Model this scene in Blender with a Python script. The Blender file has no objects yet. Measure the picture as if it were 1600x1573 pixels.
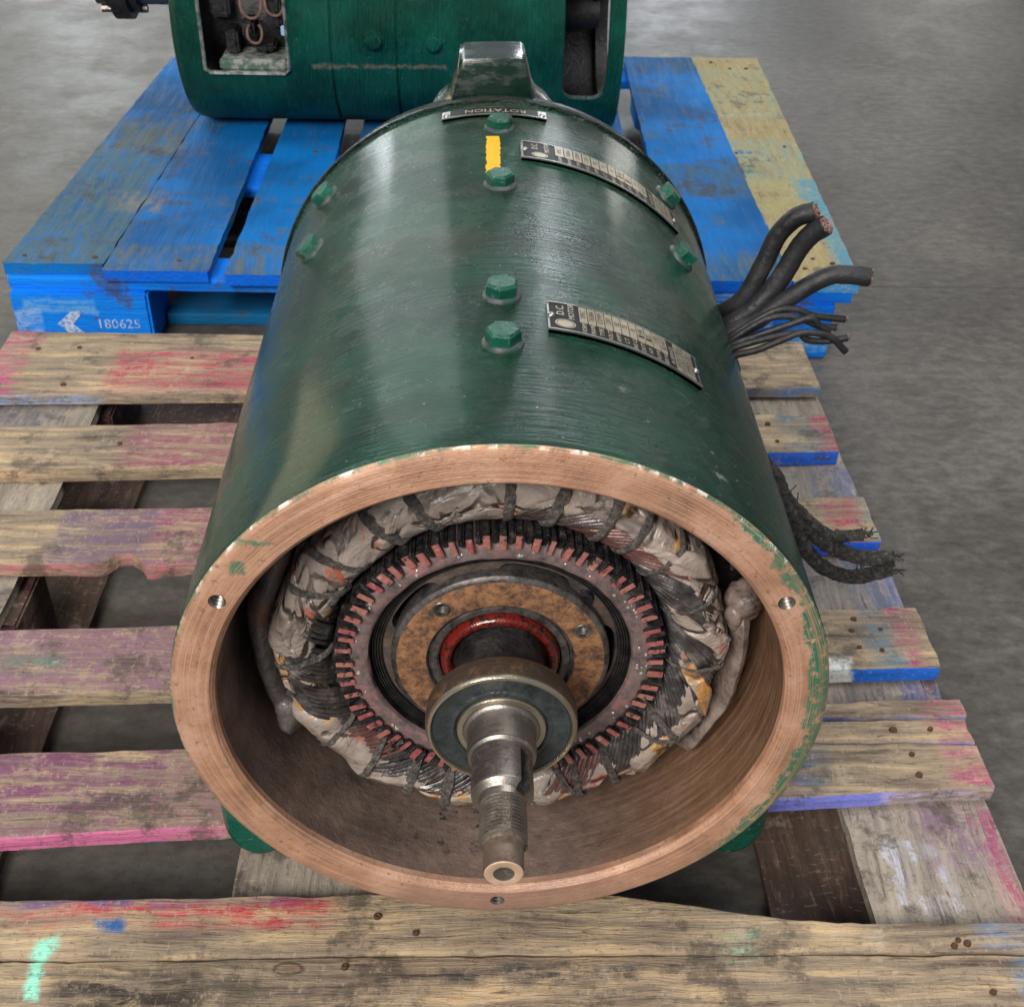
import bpy, bmesh, math, random
from mathutils import Vector, Matrix, noise as mn
random.seed(7)
PI = math.pi
S = 0.24                      # every mesh is drawn in units of the motor's outer radius (0.24 m); roots are scaled by S
C = bpy.context.scene.collection
sc = bpy.context.scene
cos, sin, rad = math.cos, math.sin, math.radians

# ------------------------------------------------------------------ camera
cam = bpy.data.cameras.new('camera'); co = bpy.data.objects.new('camera', cam); C.objects.link(co)
f, pitch, yaw, roll = 1896.16, 0.643714, 0.0337806, 0.0250244
cp, sp, cy, sy = cos(pitch), sin(pitch), cos(yaw), sin(yaw)
fwd = Vector((sy*cp, cy*cp, -sp)); rt = Vector((cy, -sy, 0)); up = rt.cross(fwd)
r2 = cos(roll)*rt + sin(roll)*up; u2 = -sin(roll)*rt + cos(roll)*up
M = Matrix((r2, u2, -fwd)).transposed().to_4x4()
M.translation = Vector((-0.0705918, -2.57390714, 2.74734418))*S
co.matrix_world = M
cam.sensor_fit = 'HORIZONTAL'; cam.sensor_width = 36; cam.lens = 36*f/1600
cam.clip_start = 0.02; cam.clip_end = 200
sc.camera = co
cam.dof.use_dof = True; cam.dof.focus_distance = 0.95; cam.dof.aperture_fstop = 22

# ------------------------------------------------------------------ light
W = bpy.data.worlds.new('World'); sc.world = W; W.use_nodes = True
W.node_tree.nodes['Background'].inputs[0].default_value = (0.86, 0.92, 1.0, 1)
W.node_tree.nodes['Background'].inputs[1].default_value = 0.16
def area(name, loc, target, sx, sy_, power, col=(1, 1, 1)):
    l = bpy.data.lights.new(name, 'AREA'); l.shape = 'RECTANGLE'; l.size = sx; l.size_y = sy_
    l.energy = power; l.color = col
    o = bpy.data.objects.new(name, l); C.objects.link(o); o.location = loc
    d = Vector(target) - Vector(loc); o.rotation_euler = d.to_track_quat('-Z', 'Y').to_euler()
    return o
area('dock_door_light', (-1.7, -3.4, 3.2), (0, 0.2, 0), 2.2, 1.8, 215, (1.0, 0.94, 0.86))
area('roof_light', (1.4, 1.0, 4.2), (0, 0.6, 0), 1.6, 2.6, 60, (1.0, 0.98, 0.95))
area('tall_window', (-2.2, 6.6, 3.0), (-.3, 0.5, 0.2), 2.0, 4.3, 50, (0.90, 1.0, 0.96))
area('tall_window.001', (1.35, 6.9, 3.2), (0, 0.5, 0.2), 0.5, 3.6, 12, (0.95, 0.98, 1.0))
area('low_window', (-2.35, 6.8, 0.75), (-.6, 2.0, -.2), 0.24, 1.3, 8, (0.9, 0.95, 1.0))
area('low_window.001', (1.05, 6.8, 0.75), (.6, 2.0, -.2), 0.5, 1.3, 11, (0.86, 0.92, 1.0))
area('low_window.002', (2.6, 6.8, 0.75), (1.0, 2.0, -.2), 0.30, 1.3, 5, (1, 0.97, 0.9))
area('warm_glint_lamp', (-4.3, 4.4, 1.0), (-.2, 0.5, 0.0), 2.6, 1.7, 26, (1.0, 0.84, 0.50))  # unseen warm lamp, added for gold glints on the housing's left
sc.view_settings.view_transform = 'Standard'; sc.view_settings.look = 'None'
sc.view_settings.gamma = 1; sc.view_settings.exposure = 0.66
sc.render.engine = 'CYCLES'

# ------------------------------------------------------------------ node helper
class G:
    def __init__(s, name, rough=0.5, metal=0.0, base=None):
        s.m = bpy.data.materials.new(name); s.m.use_nodes = True
        s.t = s.m.node_tree; s.b = s.t.nodes['Principled BSDF']
        s.b.inputs['Roughness'].default_value = rough; s.b.inputs['Metallic'].default_value = metal
        if base: s.b.inputs['Base Color'].default_value = (*base, 1)
        s._c = None
    def n(s, k, **kw):
        x = s.t.nodes.new(k)
        for a, b in kw.items(): setattr(x, a, b)
        return x
    def put(s, sock, v):
        if isinstance(v, bpy.types.NodeSocket): s.t.links.new(v, sock)
        elif isinstance(v, (tuple, list)):
            sock.default_value = (*v, 1) if len(v) == 3 and len(sock.default_value) == 4 else v
        else: sock.default_value = v
    @property
    def P(s):
        if s._c is None: s._c = s.n('ShaderNodeTexCoord').outputs['Object']
        return s._c
    def math(s, op, a, b=0.0, clamp=False):
        x = s.n('ShaderNodeMath', operation=op, use_clamp=clamp); s.put(x.inputs[0], a); s.put(x.inputs[1], b); return x.outputs[0]
    def vm(s, op, a, b=(0, 0, 0)):
        x = s.n('ShaderNodeVectorMath', operation=op); s.put(x.inputs[0], a)
        if op == 'SCALE': s.put(x.inputs[3], b)
        else: s.put(x.inputs[1], b)
        return x.outputs[0]
    def sep(s, v):
        x = s.n('ShaderNodeSeparateXYZ'); s.put(x.inputs[0], v); return x.outputs
    def comb(s, a, b, c):
        x = s.n('ShaderNodeCombineXYZ')
        for i, v in enumerate((a, b, c)): s.put(x.inputs[i], v)
        return x.outputs[0]
    def noise(s, v, scale=5, detail=4, rough=0.55, dist=0.0, color=False):
        x = s.n('ShaderNodeTexNoise'); s.put(x.inputs['Vector'], v); s.put(x.inputs['Scale'], scale)
        x.inputs['Detail'].default_value = detail; x.inputs['Roughness'].default_value = rough; x.inputs['Distortion'].default_value = dist
        return x.outputs['Color' if color else 'Fac']
    def step(s, v, a, b, lo=0.0, hi=1.0):
        x = s.n('ShaderNodeMapRange', interpolation_type='SMOOTHSTEP'); s.put(x.inputs[0], v)
        x.inputs[1].default_value = a; x.inputs[2].default_value = b; x.inputs[3].default_value = lo; x.inputs[4].default_value = hi
        return x.outputs[0]
    def ramp(s, v, st):
        x = s.n('ShaderNodeValToRGB'); s.put(x.inputs[0], v); e = x.color_ramp.elements
        while len(e) < len(st): e.new(0.5)
        for i, (p, c) in enumerate(st): e[i].position = p; e[i].color = (*c, 1)
        return x.outputs[0]
    def mix(s, fac, a, b, mode='MIX'):
        x = s.n('ShaderNodeMix', data_type='RGBA', blend_type=mode); s.put(x.inputs[0], fac); s.put(x.inputs[6], a); s.put(x.inputs[7], b)
        return x.outputs[2]
    def bump(s, h, strength=0.3, dist=0.01, prev=None):
        x = s.n('ShaderNodeBump'); s.put(x.inputs['Height'], h); x.inputs['Strength'].default_value = strength; x.inputs['Distance'].default_value = dist
        if prev is not None: s.put(x.inputs['Normal'], prev)
        return x.outputs[0]
    def box(s, v, c, h, soft=0.02):
        """1 inside the box centre c half-size h (in object space), soft edge"""
        d = s.vm('SUBTRACT', s.vm('ABSOLUTE', s.vm('SUBTRACT', v, c)), h)
        x, y, z = s.sep(d)[:3]
        m = s.math('MAXIMUM', s.math('MAXIMUM', x, y), z)
        return s.step(m, -soft, soft, 1.0, 0.0)
    def out(s, color=None, rough=None, metal=None, normal=None, coat=None):
        if color is not None: s.put(s.b.inputs['Base Color'], color)
        if rough is not None: s.put(s.b.inputs['Roughness'], rough)
        if metal is not None: s.put(s.b.inputs['Metallic'], metal)
        if normal is not None: s.put(s.b.inputs['Normal'], normal)
        if coat is not None:
            s.b.inputs['Coat Weight'].default_value = coat[0]; s.b.inputs['Coat Roughness'].default_value = coat[1]
        return s.m

# ------------------------------------------------------------------ mesh helpers (all in R units)
def finish(me, sharp=35, smooth=True):
    for p in me.polygons: p.use_smooth = smooth
    if smooth: me.set_sharp_from_angle(angle=rad(sharp))
    return me
def mesh(name, vs, fs, mats=None, mi=None, sharp=35, smooth=True):
    me = bpy.data.meshes.new(name); me.from_pydata([tuple(v) for v in vs], [], fs); me.validate()
    bm = bmesh.new(); bm.from_mesh(me); bmesh.ops.recalc_face_normals(bm, faces=bm.faces); bm.to_mesh(me); bm.free()
    for m in (mats or []): me.materials.append(m)
    if mi and len(mi) == len(me.polygons):
        for p, k in zip(me.polygons, mi): p.material_index = k
    return finish(me, sharp, smooth)
ORIG = {}
def root(name, label, cat, loc=(0, 0, 0), group=None):
    o = bpy.data.objects.new(name, None); C.objects.link(o); o.location = Vector(loc)*S; o.scale = (S, S, S)
    o.empty_display_size = 0.1
    o['label'] = label; o['category'] = cat
    if group: o['group'] = group
    ORIG[o.name] = Vector(loc)
    return o
def part(name, me, parent, label=None):
    o = bpy.data.objects.new(name, me); C.objects.link(o); o.parent = parent
    if parent.name in ORIG: o.location = -ORIG[parent.name]
    if label: o['label'] = label
    return o
class MB:
    def __init__(s): s.v = []; s.f = []; s.mi = []
    def add(s, vs, fs, mi=0):
        k = len(s.v); s.v += [tuple(v) for v in vs]; s.f += [tuple(i+k for i in q) for q in fs]; s.mi += [mi]*len(fs)
    def mesh(s, name, mats, **kw):
        me = bpy.data.meshes.new(name); me.from_pydata(s.v, [], s.f)
        for m in mats: me.materials.append(m)
        for p, k in zip(me.polygons, s.mi): p.material_index = k
        bm = bmesh.new(); bm.from_mesh(me); bmesh.ops.recalc_face_normals(bm, faces=bm.faces); bm.to_mesh(me); bm.free()
        return finish(me, kw.get('sharp', 35), kw.get('smooth', True))
def lathe_geo(prof, seg=128, closed=False, a0=0, a1=2*PI, axis='y', wob=None):
    full = abs(a1-a0-2*PI) < 1e-6; n = seg if full else seg+1
    vs = []
    for i in range(n):
        a = a0+(a1-a0)*i/seg
        for j, (r, y) in enumerate(prof):
            if wob: r, y = wob(r, y, a, j)
            vs.append((r*cos(a), y, r*sin(a)) if axis == 'y' else (y, r*cos(a), r*sin(a)))
    m = len(prof); fs = []; seg_id = []
    for i in range(seg):
        i2 = (i+1) % n
        for j in range(m if closed else m-1):
            j2 = (j+1) % m
            fs.append((i*m+j, i*m+j2, i2*m+j2, i2*m+j)); seg_id.append(j)
    return vs, fs, seg_id
def lathe(name, prof, mats, seg=128, closed=False, mi=None, sharp=30, **kw):
    vs, fs, ids = lathe_geo(prof, seg, closed, **kw)
    b = MB(); b.v = vs; b.f = fs; b.mi = [mi[k] if mi else 0 for k in ids]
    return b.mesh(name, mats, sharp=sharp)
def catmull(P, n=8):
    P = [Vector(p) for p in P]; Q = [P[0]*2-P[1]]+P+[P[-1]*2-P[-2]]; out = []
    for i in range(1, len(Q)-2):
        a, b, c, d = Q[i-1:i+3]
        for k in range(n):
            t = k/n
            out.append(0.5*((2*b)+(c-a)*t+(2*a-5*b+4*c-d)*t*t+(3*b-a-3*c+d)*t**3))
    out.append(P[-1]); return out
def tube_geo(P, r, seg=8, caps=True, flat=1.0, nz=0.0, nup=None):
    P = [Vector(p) for p in P]; vs = []; fs = []; n = len(P)
    t0 = (P[1]-P[0]).normalized(); u = Vector(nup) if nup else (Vector((0, 0, 1)) if abs(t0.z) < .9 else Vector((1, 0, 0)))
    for i, p in enumerate(P):
        t = (P[min(i+1, n-1)]-P[max(i-1, 0)]).normalized()
        u = (u-t*u.dot(t)).normalized(); w = t.cross(u)
        ri = r(i/(n-1)) if callable(r) else r
        for k in range(seg):
            a = 2*PI*k/seg
            rr = ri*(1+(nz*mn.noise((p+u*cos(a)*ri+w*sin(a)*ri)*45) if nz else 0))
            vs.append(p+u*cos(a)*rr*flat+w*sin(a)*rr)
    for i in range(n-1):
        for k in range(seg):
            k2 = (k+1) % seg; fs.append((i*seg+k, i*seg+k2, (i+1)*seg+k2, (i+1)*seg+k))
    if caps: fs.append(tuple(range(seg))); fs.append(tuple(range((n-1)*seg, n*seg)))
    return vs, fs
def tube(name, P, r, mat, seg=8, n=8, **kw):
    b = MB(); b.add(*tube_geo(catmull(P, n) if n > 1 else P, r, seg, **kw)); return b.mesh(name, [mat], sharp=50)
def box_geo(x0, x1, y0, y1, z0, z1, c=0.0):
    if c <= 0:
        vs = [(x, y, z) for z in (z0, z1) for y in (y0, y1) for x in (x0, x1)]
        return vs, [(0, 2, 3, 1), (4, 5, 7, 6), (0, 1, 5, 4), (2, 6, 7, 3), (0, 4, 6, 2), (1, 3, 7, 5)]
    bm = bmesh.new(); bmesh.ops.create_cube(bm, size=1)
    for v in bm.verts: v.co = Vector(((x0+x1)/2+v.co.x*(x1-x0), (y0+y1)/2+v.co.y*(y1-y0), (z0+z1)/2+v.co.z*(z1-z0)))
    bmesh.ops.bevel(bm, geom=bm.edges[:], offset=c, segments=2, affect='EDGES')
    vs = [v.co.copy() for v in bm.verts]; fs = [tuple(v.index for v in f_.verts) for f_ in bm.faces]; bm.free()
    return vs, fs
def hexhead(c, nrm, r, h, rot=0.0):
    """chamfered hex bolt head with washer-like base of paint; c on the surface, nrm outward"""
    nrm = Vector(nrm).normalized(); u = Vector((0, 1, 0)); u = (u-nrm*u.dot(nrm)).normalized(); w = nrm.cross(u)
    vs = []; fs = []
    rings = [(r*1.0, -0.01, 6), (r, h*.80, 6), (r*.86, h, 6)]
    for rr, hh, k in rings:
        for i in range(6):
            a = rot+2*PI*i/6; vs.append(Vector(c)+nrm*hh+u*cos(a)*rr+w*sin(a)*rr)
    for q in range(2):
        for i in range(6): j = (i+1) % 6; fs.append((q*6+i, q*6+j, q*6+6+j, q*6+6+i))
    fs.append(tuple(range(12, 18)))
    k = len(vs); n = 24
    for rr, hh in ((r*1.20, -0.008), (r*1.13, 0.005), (r*1.0, 0.012), (r*.8, .012)):
        for i in range(n):
            a = 2*PI*i/n; q = 1+.05*mn.noise(Vector((cos(a)*2, sin(a)*2, c[1]*9)))
            vs.append(Vector(c)+nrm*hh+u*cos(a)*rr*q+w*sin(a)*rr*q)
    fb = []
    for q in range(3):
        for i in range(n): j = (i+1) % n; fb.append((k+q*n+i, k+q*n+j, k+q*n+n+j, k+q*n+n+i))
    return vs, fs, fb
def boolsub(ob, cutters):
    """subtract the cutter meshes from ob in place, without operators"""
    tmp = []
    for me in cutters:
        o = bpy.data.objects.new('tmp', me); C.objects.link(o); o.matrix_world = ob.matrix_world.copy() if False else Matrix.Identity(4); tmp.append(o)
    par = ob.parent; ob.parent = None; loc = ob.location.copy(); ob.location = (0, 0, 0)
    for o in tmp:
        m = ob.modifiers.new('b', 'BOOLEAN'); m.operation = 'DIFFERENCE'; m.object = o; m.solver = 'EXACT'
    dg = bpy.context.evaluated_depsgraph_get(); dg.update()
    me = bpy.data.meshes.new_from_object(ob.evaluated_get(dg), preserve_all_data_layers=True, depsgraph=dg)
    ob.modifiers.clear(); ob.data = me; ob.parent = par; ob.location = loc
    for o in tmp: bpy.data.objects.remove(o)
    finish(me, 30)
    return ob
def cyl_mesh(c, axis, r, h, seg=24):
    c = Vector(c); a = Vector(axis).normalized()
    b = MB(); b.add(*tube_geo([c-a*h/2, c+a*h/2], r, seg)); return b.mesh('cutter', [])
def text_geo(s, size):
    cu = bpy.data.curves.new('t', 'FONT'); cu.body = s; cu.size = size; cu.align_x = 'CENTER'; cu.align_y = 'CENTER'; cu.resolution_u = 2
    o = bpy.data.objects.new('t', cu); C.objects.link(o); dg = bpy.context.evaluated_depsgraph_get(); dg.update()
    me = bpy.data.meshes.new_from_object(o.evaluated_get(dg)); vs = [v.co.copy() for v in me.vertices]; fs = [tuple(p.vertices) for p in me.polygons]
    bpy.data.objects.remove(o); bpy.data.meshes.remove(me); return vs, fs
def cyl(y, th, R=1.0):
    return Vector((R*sin(th), y, R*cos(th)))

# ------------------------------------------------------------------ materials
def mat_green(name, axis='y', dusty=0.25, base=((.0005, .036, .019), (.001, .085, .045))):
    g = G(name); x, y, z = g.sep(g.P)[:3]
    a = g.math('ARCTAN2', x, z) if axis == 'y' else g.math('ARCTAN2', y, z)
    l = y if axis == 'y' else x
    cy_ = g.comb(g.math('MULTIPLY', a, 6.0), g.math('MULTIPLY', l, 62.0), 0.0)
    warp = g.vm('ADD', cy_, g.vm('SCALE', g.noise(g.P, 3.0, 2, color=True), 3.0))
    st = g.noise(warp, 1.0, 5, .62)
    big = g.noise(g.P, 2.2, 4, .6)
    col = g.mix(g.step(big, .35, .68), base[0], base[1])
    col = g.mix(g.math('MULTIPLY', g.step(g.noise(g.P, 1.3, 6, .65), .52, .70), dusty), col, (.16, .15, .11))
    col = g.mix(g.step(g.noise(g.P, 60, 2, .5), .73, .76), col, (.20, .34, .28))
    bh = g.bump(st, 1.0, .022); bh = g.bump(g.noise(g.P, 26, 4, .6), .10, .008, bh)
    ro = g.step(g.noise(g.P, 7, 5, .6), .3, .8, .16, .40)
    g.b.inputs['Specular IOR Level'].default_value = .42
    return g, col, ro, bh, (x, y, z, a)
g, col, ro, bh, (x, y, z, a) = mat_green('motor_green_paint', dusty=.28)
edge = g.math('ADD', g.step(y, .004, .030, 1.0, 0.0), g.math('MULTIPLY', g.math('SUBTRACT', g.noise(g.comb(g.math('MULTIPLY', a, 14.0), y, 0.0), 1, 5, .7), .5), 2.6))
col = g.mix(g.step(edge, .95, 1.15), col, (.62, .58, .52))
chip = g.math('MULTIPLY', g.box(g.P, (.50, .20, .85), (.26, .20, .3), .1), g.step(g.noise(g.P, 11, 5, .7), .64, .67))
col = g.mix(chip, col, (.30, .33, .28))
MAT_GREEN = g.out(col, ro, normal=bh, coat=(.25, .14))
g, col, ro, bh, _ = mat_green('bolt_green_paint', dusty=.1, base=((.003, .065, .042), (.01, .13, .085)))
MAT_BOLT = g.out(g.mix(g.step(g.noise(g.P, 28, 6, .75), .60, .66), col, (.14, .17, .15)), .13, normal=g.bump(g.noise(g.P, 26, 5, .7), .45, .008))
MAT_BOLTBASE = G('bolt_foot_dusty_paint', .5).m
g = G('bolt_foot_paint', .45); MAT_BOLTBASE = g.out(g.mix(g.step(g.noise(g.P, 30, 3), .4, .62), (.075, .075, .085), (.012, .05, .036)))
g, col, ro, bh, _ = mat_green('end_bell_paint', dusty=.12, base=((.002, .010, .008), (.004, .026, .019)))
MAT_BELL = g.out(col, ro, normal=bh)
g = G('lug_gloss_paint'); n_ = g.noise(g.vm('MULTIPLY', g.P, (1, 1, 2.2)), 6, 7, .7); MAT_LUG = g.out(g.mix(g.step(n_, .5, .62), (.003, .018, .012), (.03, .045, .036)), g.step(n_, .4, .7, .14, .42), normal=g.bump(n_, .12, .01), coat=(.3, .1))

def mat_machined(name):
    g = G(name); x, y, z = g.sep(g.P)[:3]
    r = g.vm('LENGTH', g.comb(x, 0.0, z)) if False else g.math('SQRT', g.math('ADD', g.math('MULTIPLY', x, x), g.math('MULTIPLY', z, z)))
    a = g.math('ARCTAN2', z, x)
    # offset tool marks
    v = g.comb(g.math('MULTIPLY', r, 230.0), g.math('MULTIPLY', g.math('ABSOLUTE', a), 1.6), 0.0)
    sc_ = g.noise(v, 1.0, 4, .6)
    col = g.ramp(g.noise(g.P, 4, 6, .65), [(.34, (.27, .14, .09)), (.5, (.46, .24, .145)), (.66, (.63, .38, .27))])
    col = g.mix(g.step(sc_, .40, .66, 0.0, .50), col, (.74, .48, .36))
    col = g.mix(g.step(g.noise(g.P, 38, 5, .75), .57, .66, 0, .75), col, (.20, .11, .075))
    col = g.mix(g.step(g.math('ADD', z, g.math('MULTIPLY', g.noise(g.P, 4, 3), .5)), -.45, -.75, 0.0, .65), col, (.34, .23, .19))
    # green paint left along the outer edge, thicker on the right
    lim = g.math('ADD', g.math('MULTIPLY', g.step(x, .45, .93), -.050), .991)
    ns = g.math('MULTIPLY', g.math('SUBTRACT', g.noise(g.P, 9, 6, .72), .5), g.step(x, .2, .9, .05, .19))
    pm = g.step(g.math('SUBTRACT', g.math('ADD', r, ns), lim), -.006, .008)
    pm = g.math('MULTIPLY', pm, g.step(g.noise(g.P, 30, 4, .7), .36, .50))
    low = g.step(z, -.80, -.55, .25, 1.0); pm = g.math('MULTIPLY', pm, low)
    blob = g.math('MAXIMUM', g.box(g.vm('ADD', g.P, g.vm('SCALE', g.noise(g.P, 22, 3, color=True), .05)), (-.708, .0, .610), (.018, .2, .022), .008),
                  g.box(g.vm('ADD', g.P, g.vm('SCALE', g.noise(g.P, 30, 3, color=True), .05)), (-.66, .0, .70), (.05, .2, .007), .006))
    pm = g.math('MAXIMUM', pm, blob)
    pm = g.math('MULTIPLY', pm, g.step(sc_, .40, .54, .10, 1.0)); col = g.mix(pm, col, g.mix(g.noise(g.P, 14, 5), (.03, .13, .08), (.06, .27, .16)))
    rim = g.math('MULTIPLY', g.step(r, .985, .993), g.step(g.noise(g.P, 16, 5, .7), .52, .6))
    rim = g.math('MULTIPLY', rim, g.step(z, .2, .7))
    col = g.mix(rim, col, (.80, .76, .68))
    bh = g.bump(sc_, .35, .004); bh = g.bump(g.noise(g.P, 60, 4, .7), .25, .004, bh)
    return g.out(col, .42, .25, bh)
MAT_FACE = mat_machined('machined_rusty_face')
g = G('bore_rust_and_light'); x, y, z = g.sep(g.P)[:3]; a = g.math('ARCTAN2', z, x)
col = g.ramp(g.noise(g.P, 5, 7, .68), [(.34, (.10, .075, .068)), (.52, (.20, .145, .122)), (.68, (.31, .22, .18))])
bore_st = g.noise(g.comb(g.math('MULTIPLY', a, 2.0), g.math('MULTIPLY', y, 60.0), 0.0), 1, 5, .6)
col = g.mix(g.step(x, .1, .75, 0, .8), col, g.ramp(bore_st, [(.35, (.14, .070, .036)), (.65, (.32, .17, .09))]))  # orange right side: reflected light put into the rust colour
col = g.mix(g.step(bore_st, .52, .70, 0, .45), col, (.26, .19, .16))
col = g.mix(g.math('MULTIPLY', g.step(g.noise(g.P, 13, 6, .75), .55, .62), g.box(g.P, (-.12, .35, -.86), (.22, .22, .3), .18)), col, (.03, .03, .035))
MAT_BORE = g.out(col, g.step(g.noise(g.P, 14, 5, .6), .3, .7, .34, .58), .35, g.bump(g.noise(g.P, 45, 5, .7), .35, .005, g.bump(bore_st, .12, .003)))

g = G('thread_steel', .3, .9); MAT_THREAD = g.out(g.ramp(g.noise(g.P, 40, 4), [(.3, (.10, .09, .085)), (.7, (.42, .38, .35))]))
def steel(name, lo, hi, rough=.28, rust=(.20, .12, .07), ramt=(.58, .72), metal=.95, streak=True):
    g = G(name); x, y, z = g.sep(g.P)[:3]
    v = g.comb(g.math('MULTIPLY', g.math('ARCTAN2', z, x), 1.0), g.math('MULTIPLY', y, 160.0), 0.0)
    s = g.noise(v, 1.0, 4, .6) if streak else g.noise(g.P, 20, 4)
    col = g.mix(s, lo, hi)
    rm = g.step(g.noise(g.P, 24, 7, .72), *ramt)
    col = g.mix(rm, col, rust)
    me = g.math('SUBTRACT', metal, g.math('MULTIPLY', rm, .55))
    return g.out(col, g.math('ADD', g.math('MULTIPLY', rm, .25), g.step(s, .3, .7, rough, rough+.12)), me, g.bump(s, .08, .0015, g.bump(g.noise(g.P, 60, 4, .7), .15, .002)))
MAT_SHAFT = steel('shaft_steel', (.22, .20, .18), (.38, .35, .32), .34)
MAT_THR = steel('shaft_thread_steel', (.26, .23, .20), (.44, .40, .35), .24, (.09, .06, .04), (.56, .68), .95, False)
MAT_SHAFT2 = steel('shaft_keyed_steel', (.15, .135, .13), (.30, .28, .27), .36, (.06, .045, .04), (.50, .62))
MAT_TIP = steel('shaft_tip_rust', (.10, .075, .06), (.24, .18, .14), .45, (.07, .045, .03), (.44, .60), .5, False)
MAT_TIPFACE = steel('shaft_tip_face', (.55, .36, .24), (.72, .52, .38), .45, (.30, .17, .10), (.56, .70), .35)
MAT_BRG = steel('bearing_outer_rust', (.075, .055, .045), (.17, .13, .10), .30, (.13, .065, .03), (.50, .66), .65)
MAT_LIP = steel('bearing_lip', (.48, .42, .32), (.70, .64, .52), .2, (.25, .17, .08), (.62, .75))
g = G('bearing_shield_rubber'); MAT_SHIELD = g.out(g.ramp(g.noise(g.P, 16, 6, .7), [(.35, (.012, .016, .018)), (.65, (.045, .055, .058))]), g.step(g.noise(g.P, 30, 4), .3, .7, .22, .45), normal=g.bump(g.noise(g.P, 70, 3), .2, .003))
g = G('hub_rust'); n_ = g.noise(g.P, 17, 10, .82)
col = g.ramp(n_, [(.38, (.055, .04, .036)), (.46, (.17, .09, .055)), (.52, (.30, .15, .075)), (.60, (.42, .22, .11)), (.68, (.20, .15, .12))])
MAT_HUB = g.out(col, .55, .3, g.bump(n_, .35, .005))
g = G('hub_dark_edge'); MAT_HUBEDGE = g.out(g.ramp(g.noise(g.P, 22, 6, .7), [(.38, (.035, .034, .036)), (.66, (.15, .135, .13))]), .48, .5, g.bump(g.noise(g.P, 30, 4), .2, .004))
g = G('seal_red_varnish'); x, y, z = g.sep(g.P)[:3]
MAT_RED = g.out(g.mix(g.step(g.noise(g.P, 40, 7, .8), .47, .56), (.15, .010, .006), (.015, .008, .007)), .2, normal=g.bump(g.noise(g.P, 40, 4), .25, .004), coat=(.5, .1))
g = G('oily_black'); MAT_BLACK = g.out(g.ramp(g.noise(g.P, 18, 5, .7), [(.35, (.006, .006, .007)), (.7, (.035, .033, .034))]), .38, .2, g.bump(g.noise(g.P, 30, 4, .7), .4, .006))
g = G('spider_casting'); n_ = g.noise(g.P, 7, 7, .7)
MAT_WEB = g.out(g.ramp(n_, [(.35, (.035, .032, .033)), (.5, (.085, .066, .058)), (.68, (.17, .115, .09))]), .45, .3, g.bump(g.noise(g.P, 24, 5, .7), .4, .006))
g = G('commutator_ring_pink'); n_ = g.noise(g.P, 15, 9, .80)
col = g.ramp(n_, [(.34, (.045, .04, .042)), (.43, (.125, .095, .095)), (.53, (.20, .14, .138)), (.62, (.36, .15, .15)), (.71, (.27, .26, .22))])
x, y, z = g.sep(g.P)[:3]
col = g.mix(g.step(g.noise(g.P, 5, 4), .52, .62, 0, .6), col, (.20, .175, .17))
MAT_PINK = g.out(col, .38, .1, g.bump(n_, .4, .006), coat=(.3, .15))
g = G('bar_pink_face'); oi = g.n('ShaderNodeObjectInfo').outputs['Random']
n_ = g.noise(g.vm('ADD', g.P, g.vm('SCALE', g.comb(oi, oi, oi), 9.0)), 30, 5, .75)
col = g.mix(g.step(n_, .56, .70), g.mix(oi, (.36, .085, .10), (.44, .20, .16)), (.62, .42, .36)); col = g.mix(g.step(n_, .46, .38), col, (.035, .028, .03))
MAT_BARF = g.out(col, .28, .2, g.bump(n_, .5, .005))
g = G('bar_dark_side'); oi = g.n('ShaderNodeObjectInfo').outputs['Random']
n_ = g.noise(g.vm('ADD', g.P, g.comb(oi, oi, oi)), 22, 5, .7)
MAT_BARS = g.out(g.ramp(n_, [(.4, (.012, .013, .016)), (.6, (.06, .055, .055)), (.72, (.22, .21, .20)), (.8, (.16, .14, .05))]), .22, .35, g.bump(n_, .5, .008))
g = G('solder_spot'); MAT_SOLDER = g.out((.62, .62, .56), .2, .6)

def mat_tape(name, tint=0.0):
    g = G(name); oi = g.n('ShaderNodeObjectInfo').outputs['Random']
    P2 = g.vm('ADD', g.P, g.vm('SCALE', g.comb(oi, oi, oi), 11.0))
    n1 = g.noise(P2, 4, 8, .72, .6)
    col = g.ramp(n1, [(.30, (.18, .145, .125)), (.46, (.30, .245, .215)), (.62, (.41, .35, .31))])
    col = g.mix(g.step(g.noise(P2, 3.0, 5, .6, .5), .585-.075*tint, .64-.03*tint, 0, .9), col, g.mix(g.noise(P2, 12, 4), (.42, .16, .03), (.62, .36, .10)))
    col = g.mix(g.step(g.noise(P2, 6.5, 6, .72, .8), .60, .65, 0, .8), col, (.48, .10, .05))
    col = g.mix(g.step(g.noise(P2, 12, 8, .8), .58, .66, 0, .7), col, (.055, .046, .045))
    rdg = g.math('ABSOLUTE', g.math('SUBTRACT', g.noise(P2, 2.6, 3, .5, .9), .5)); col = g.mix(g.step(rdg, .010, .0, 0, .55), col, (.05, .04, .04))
    bh = g.bump(g.step(rdg, 0, .035), .7, .010, g.bump(g.noise(P2, 5, 4, .55, 1.0), .4, .02)); bh = g.bump(g.noise(P2, 60, 3, .6), .12, .004, bh)
    return g.out(col, g.step(g.noise(P2, 10, 4), .3, .7, .26, .48), normal=bh, coat=(.25, .2))
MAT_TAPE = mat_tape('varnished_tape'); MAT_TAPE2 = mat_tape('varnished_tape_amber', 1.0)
g = G('coil_wire'); oi = g.n('ShaderNodeObjectInfo').outputs['Random']; n_ = g.noise(g.P, 14, 5, .7)
col = g.ramp(n_, [(.36, (.018, .017, .018)), (.54, (.065, .058, .058)), (.70, (.20, .175, .165))])
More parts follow.
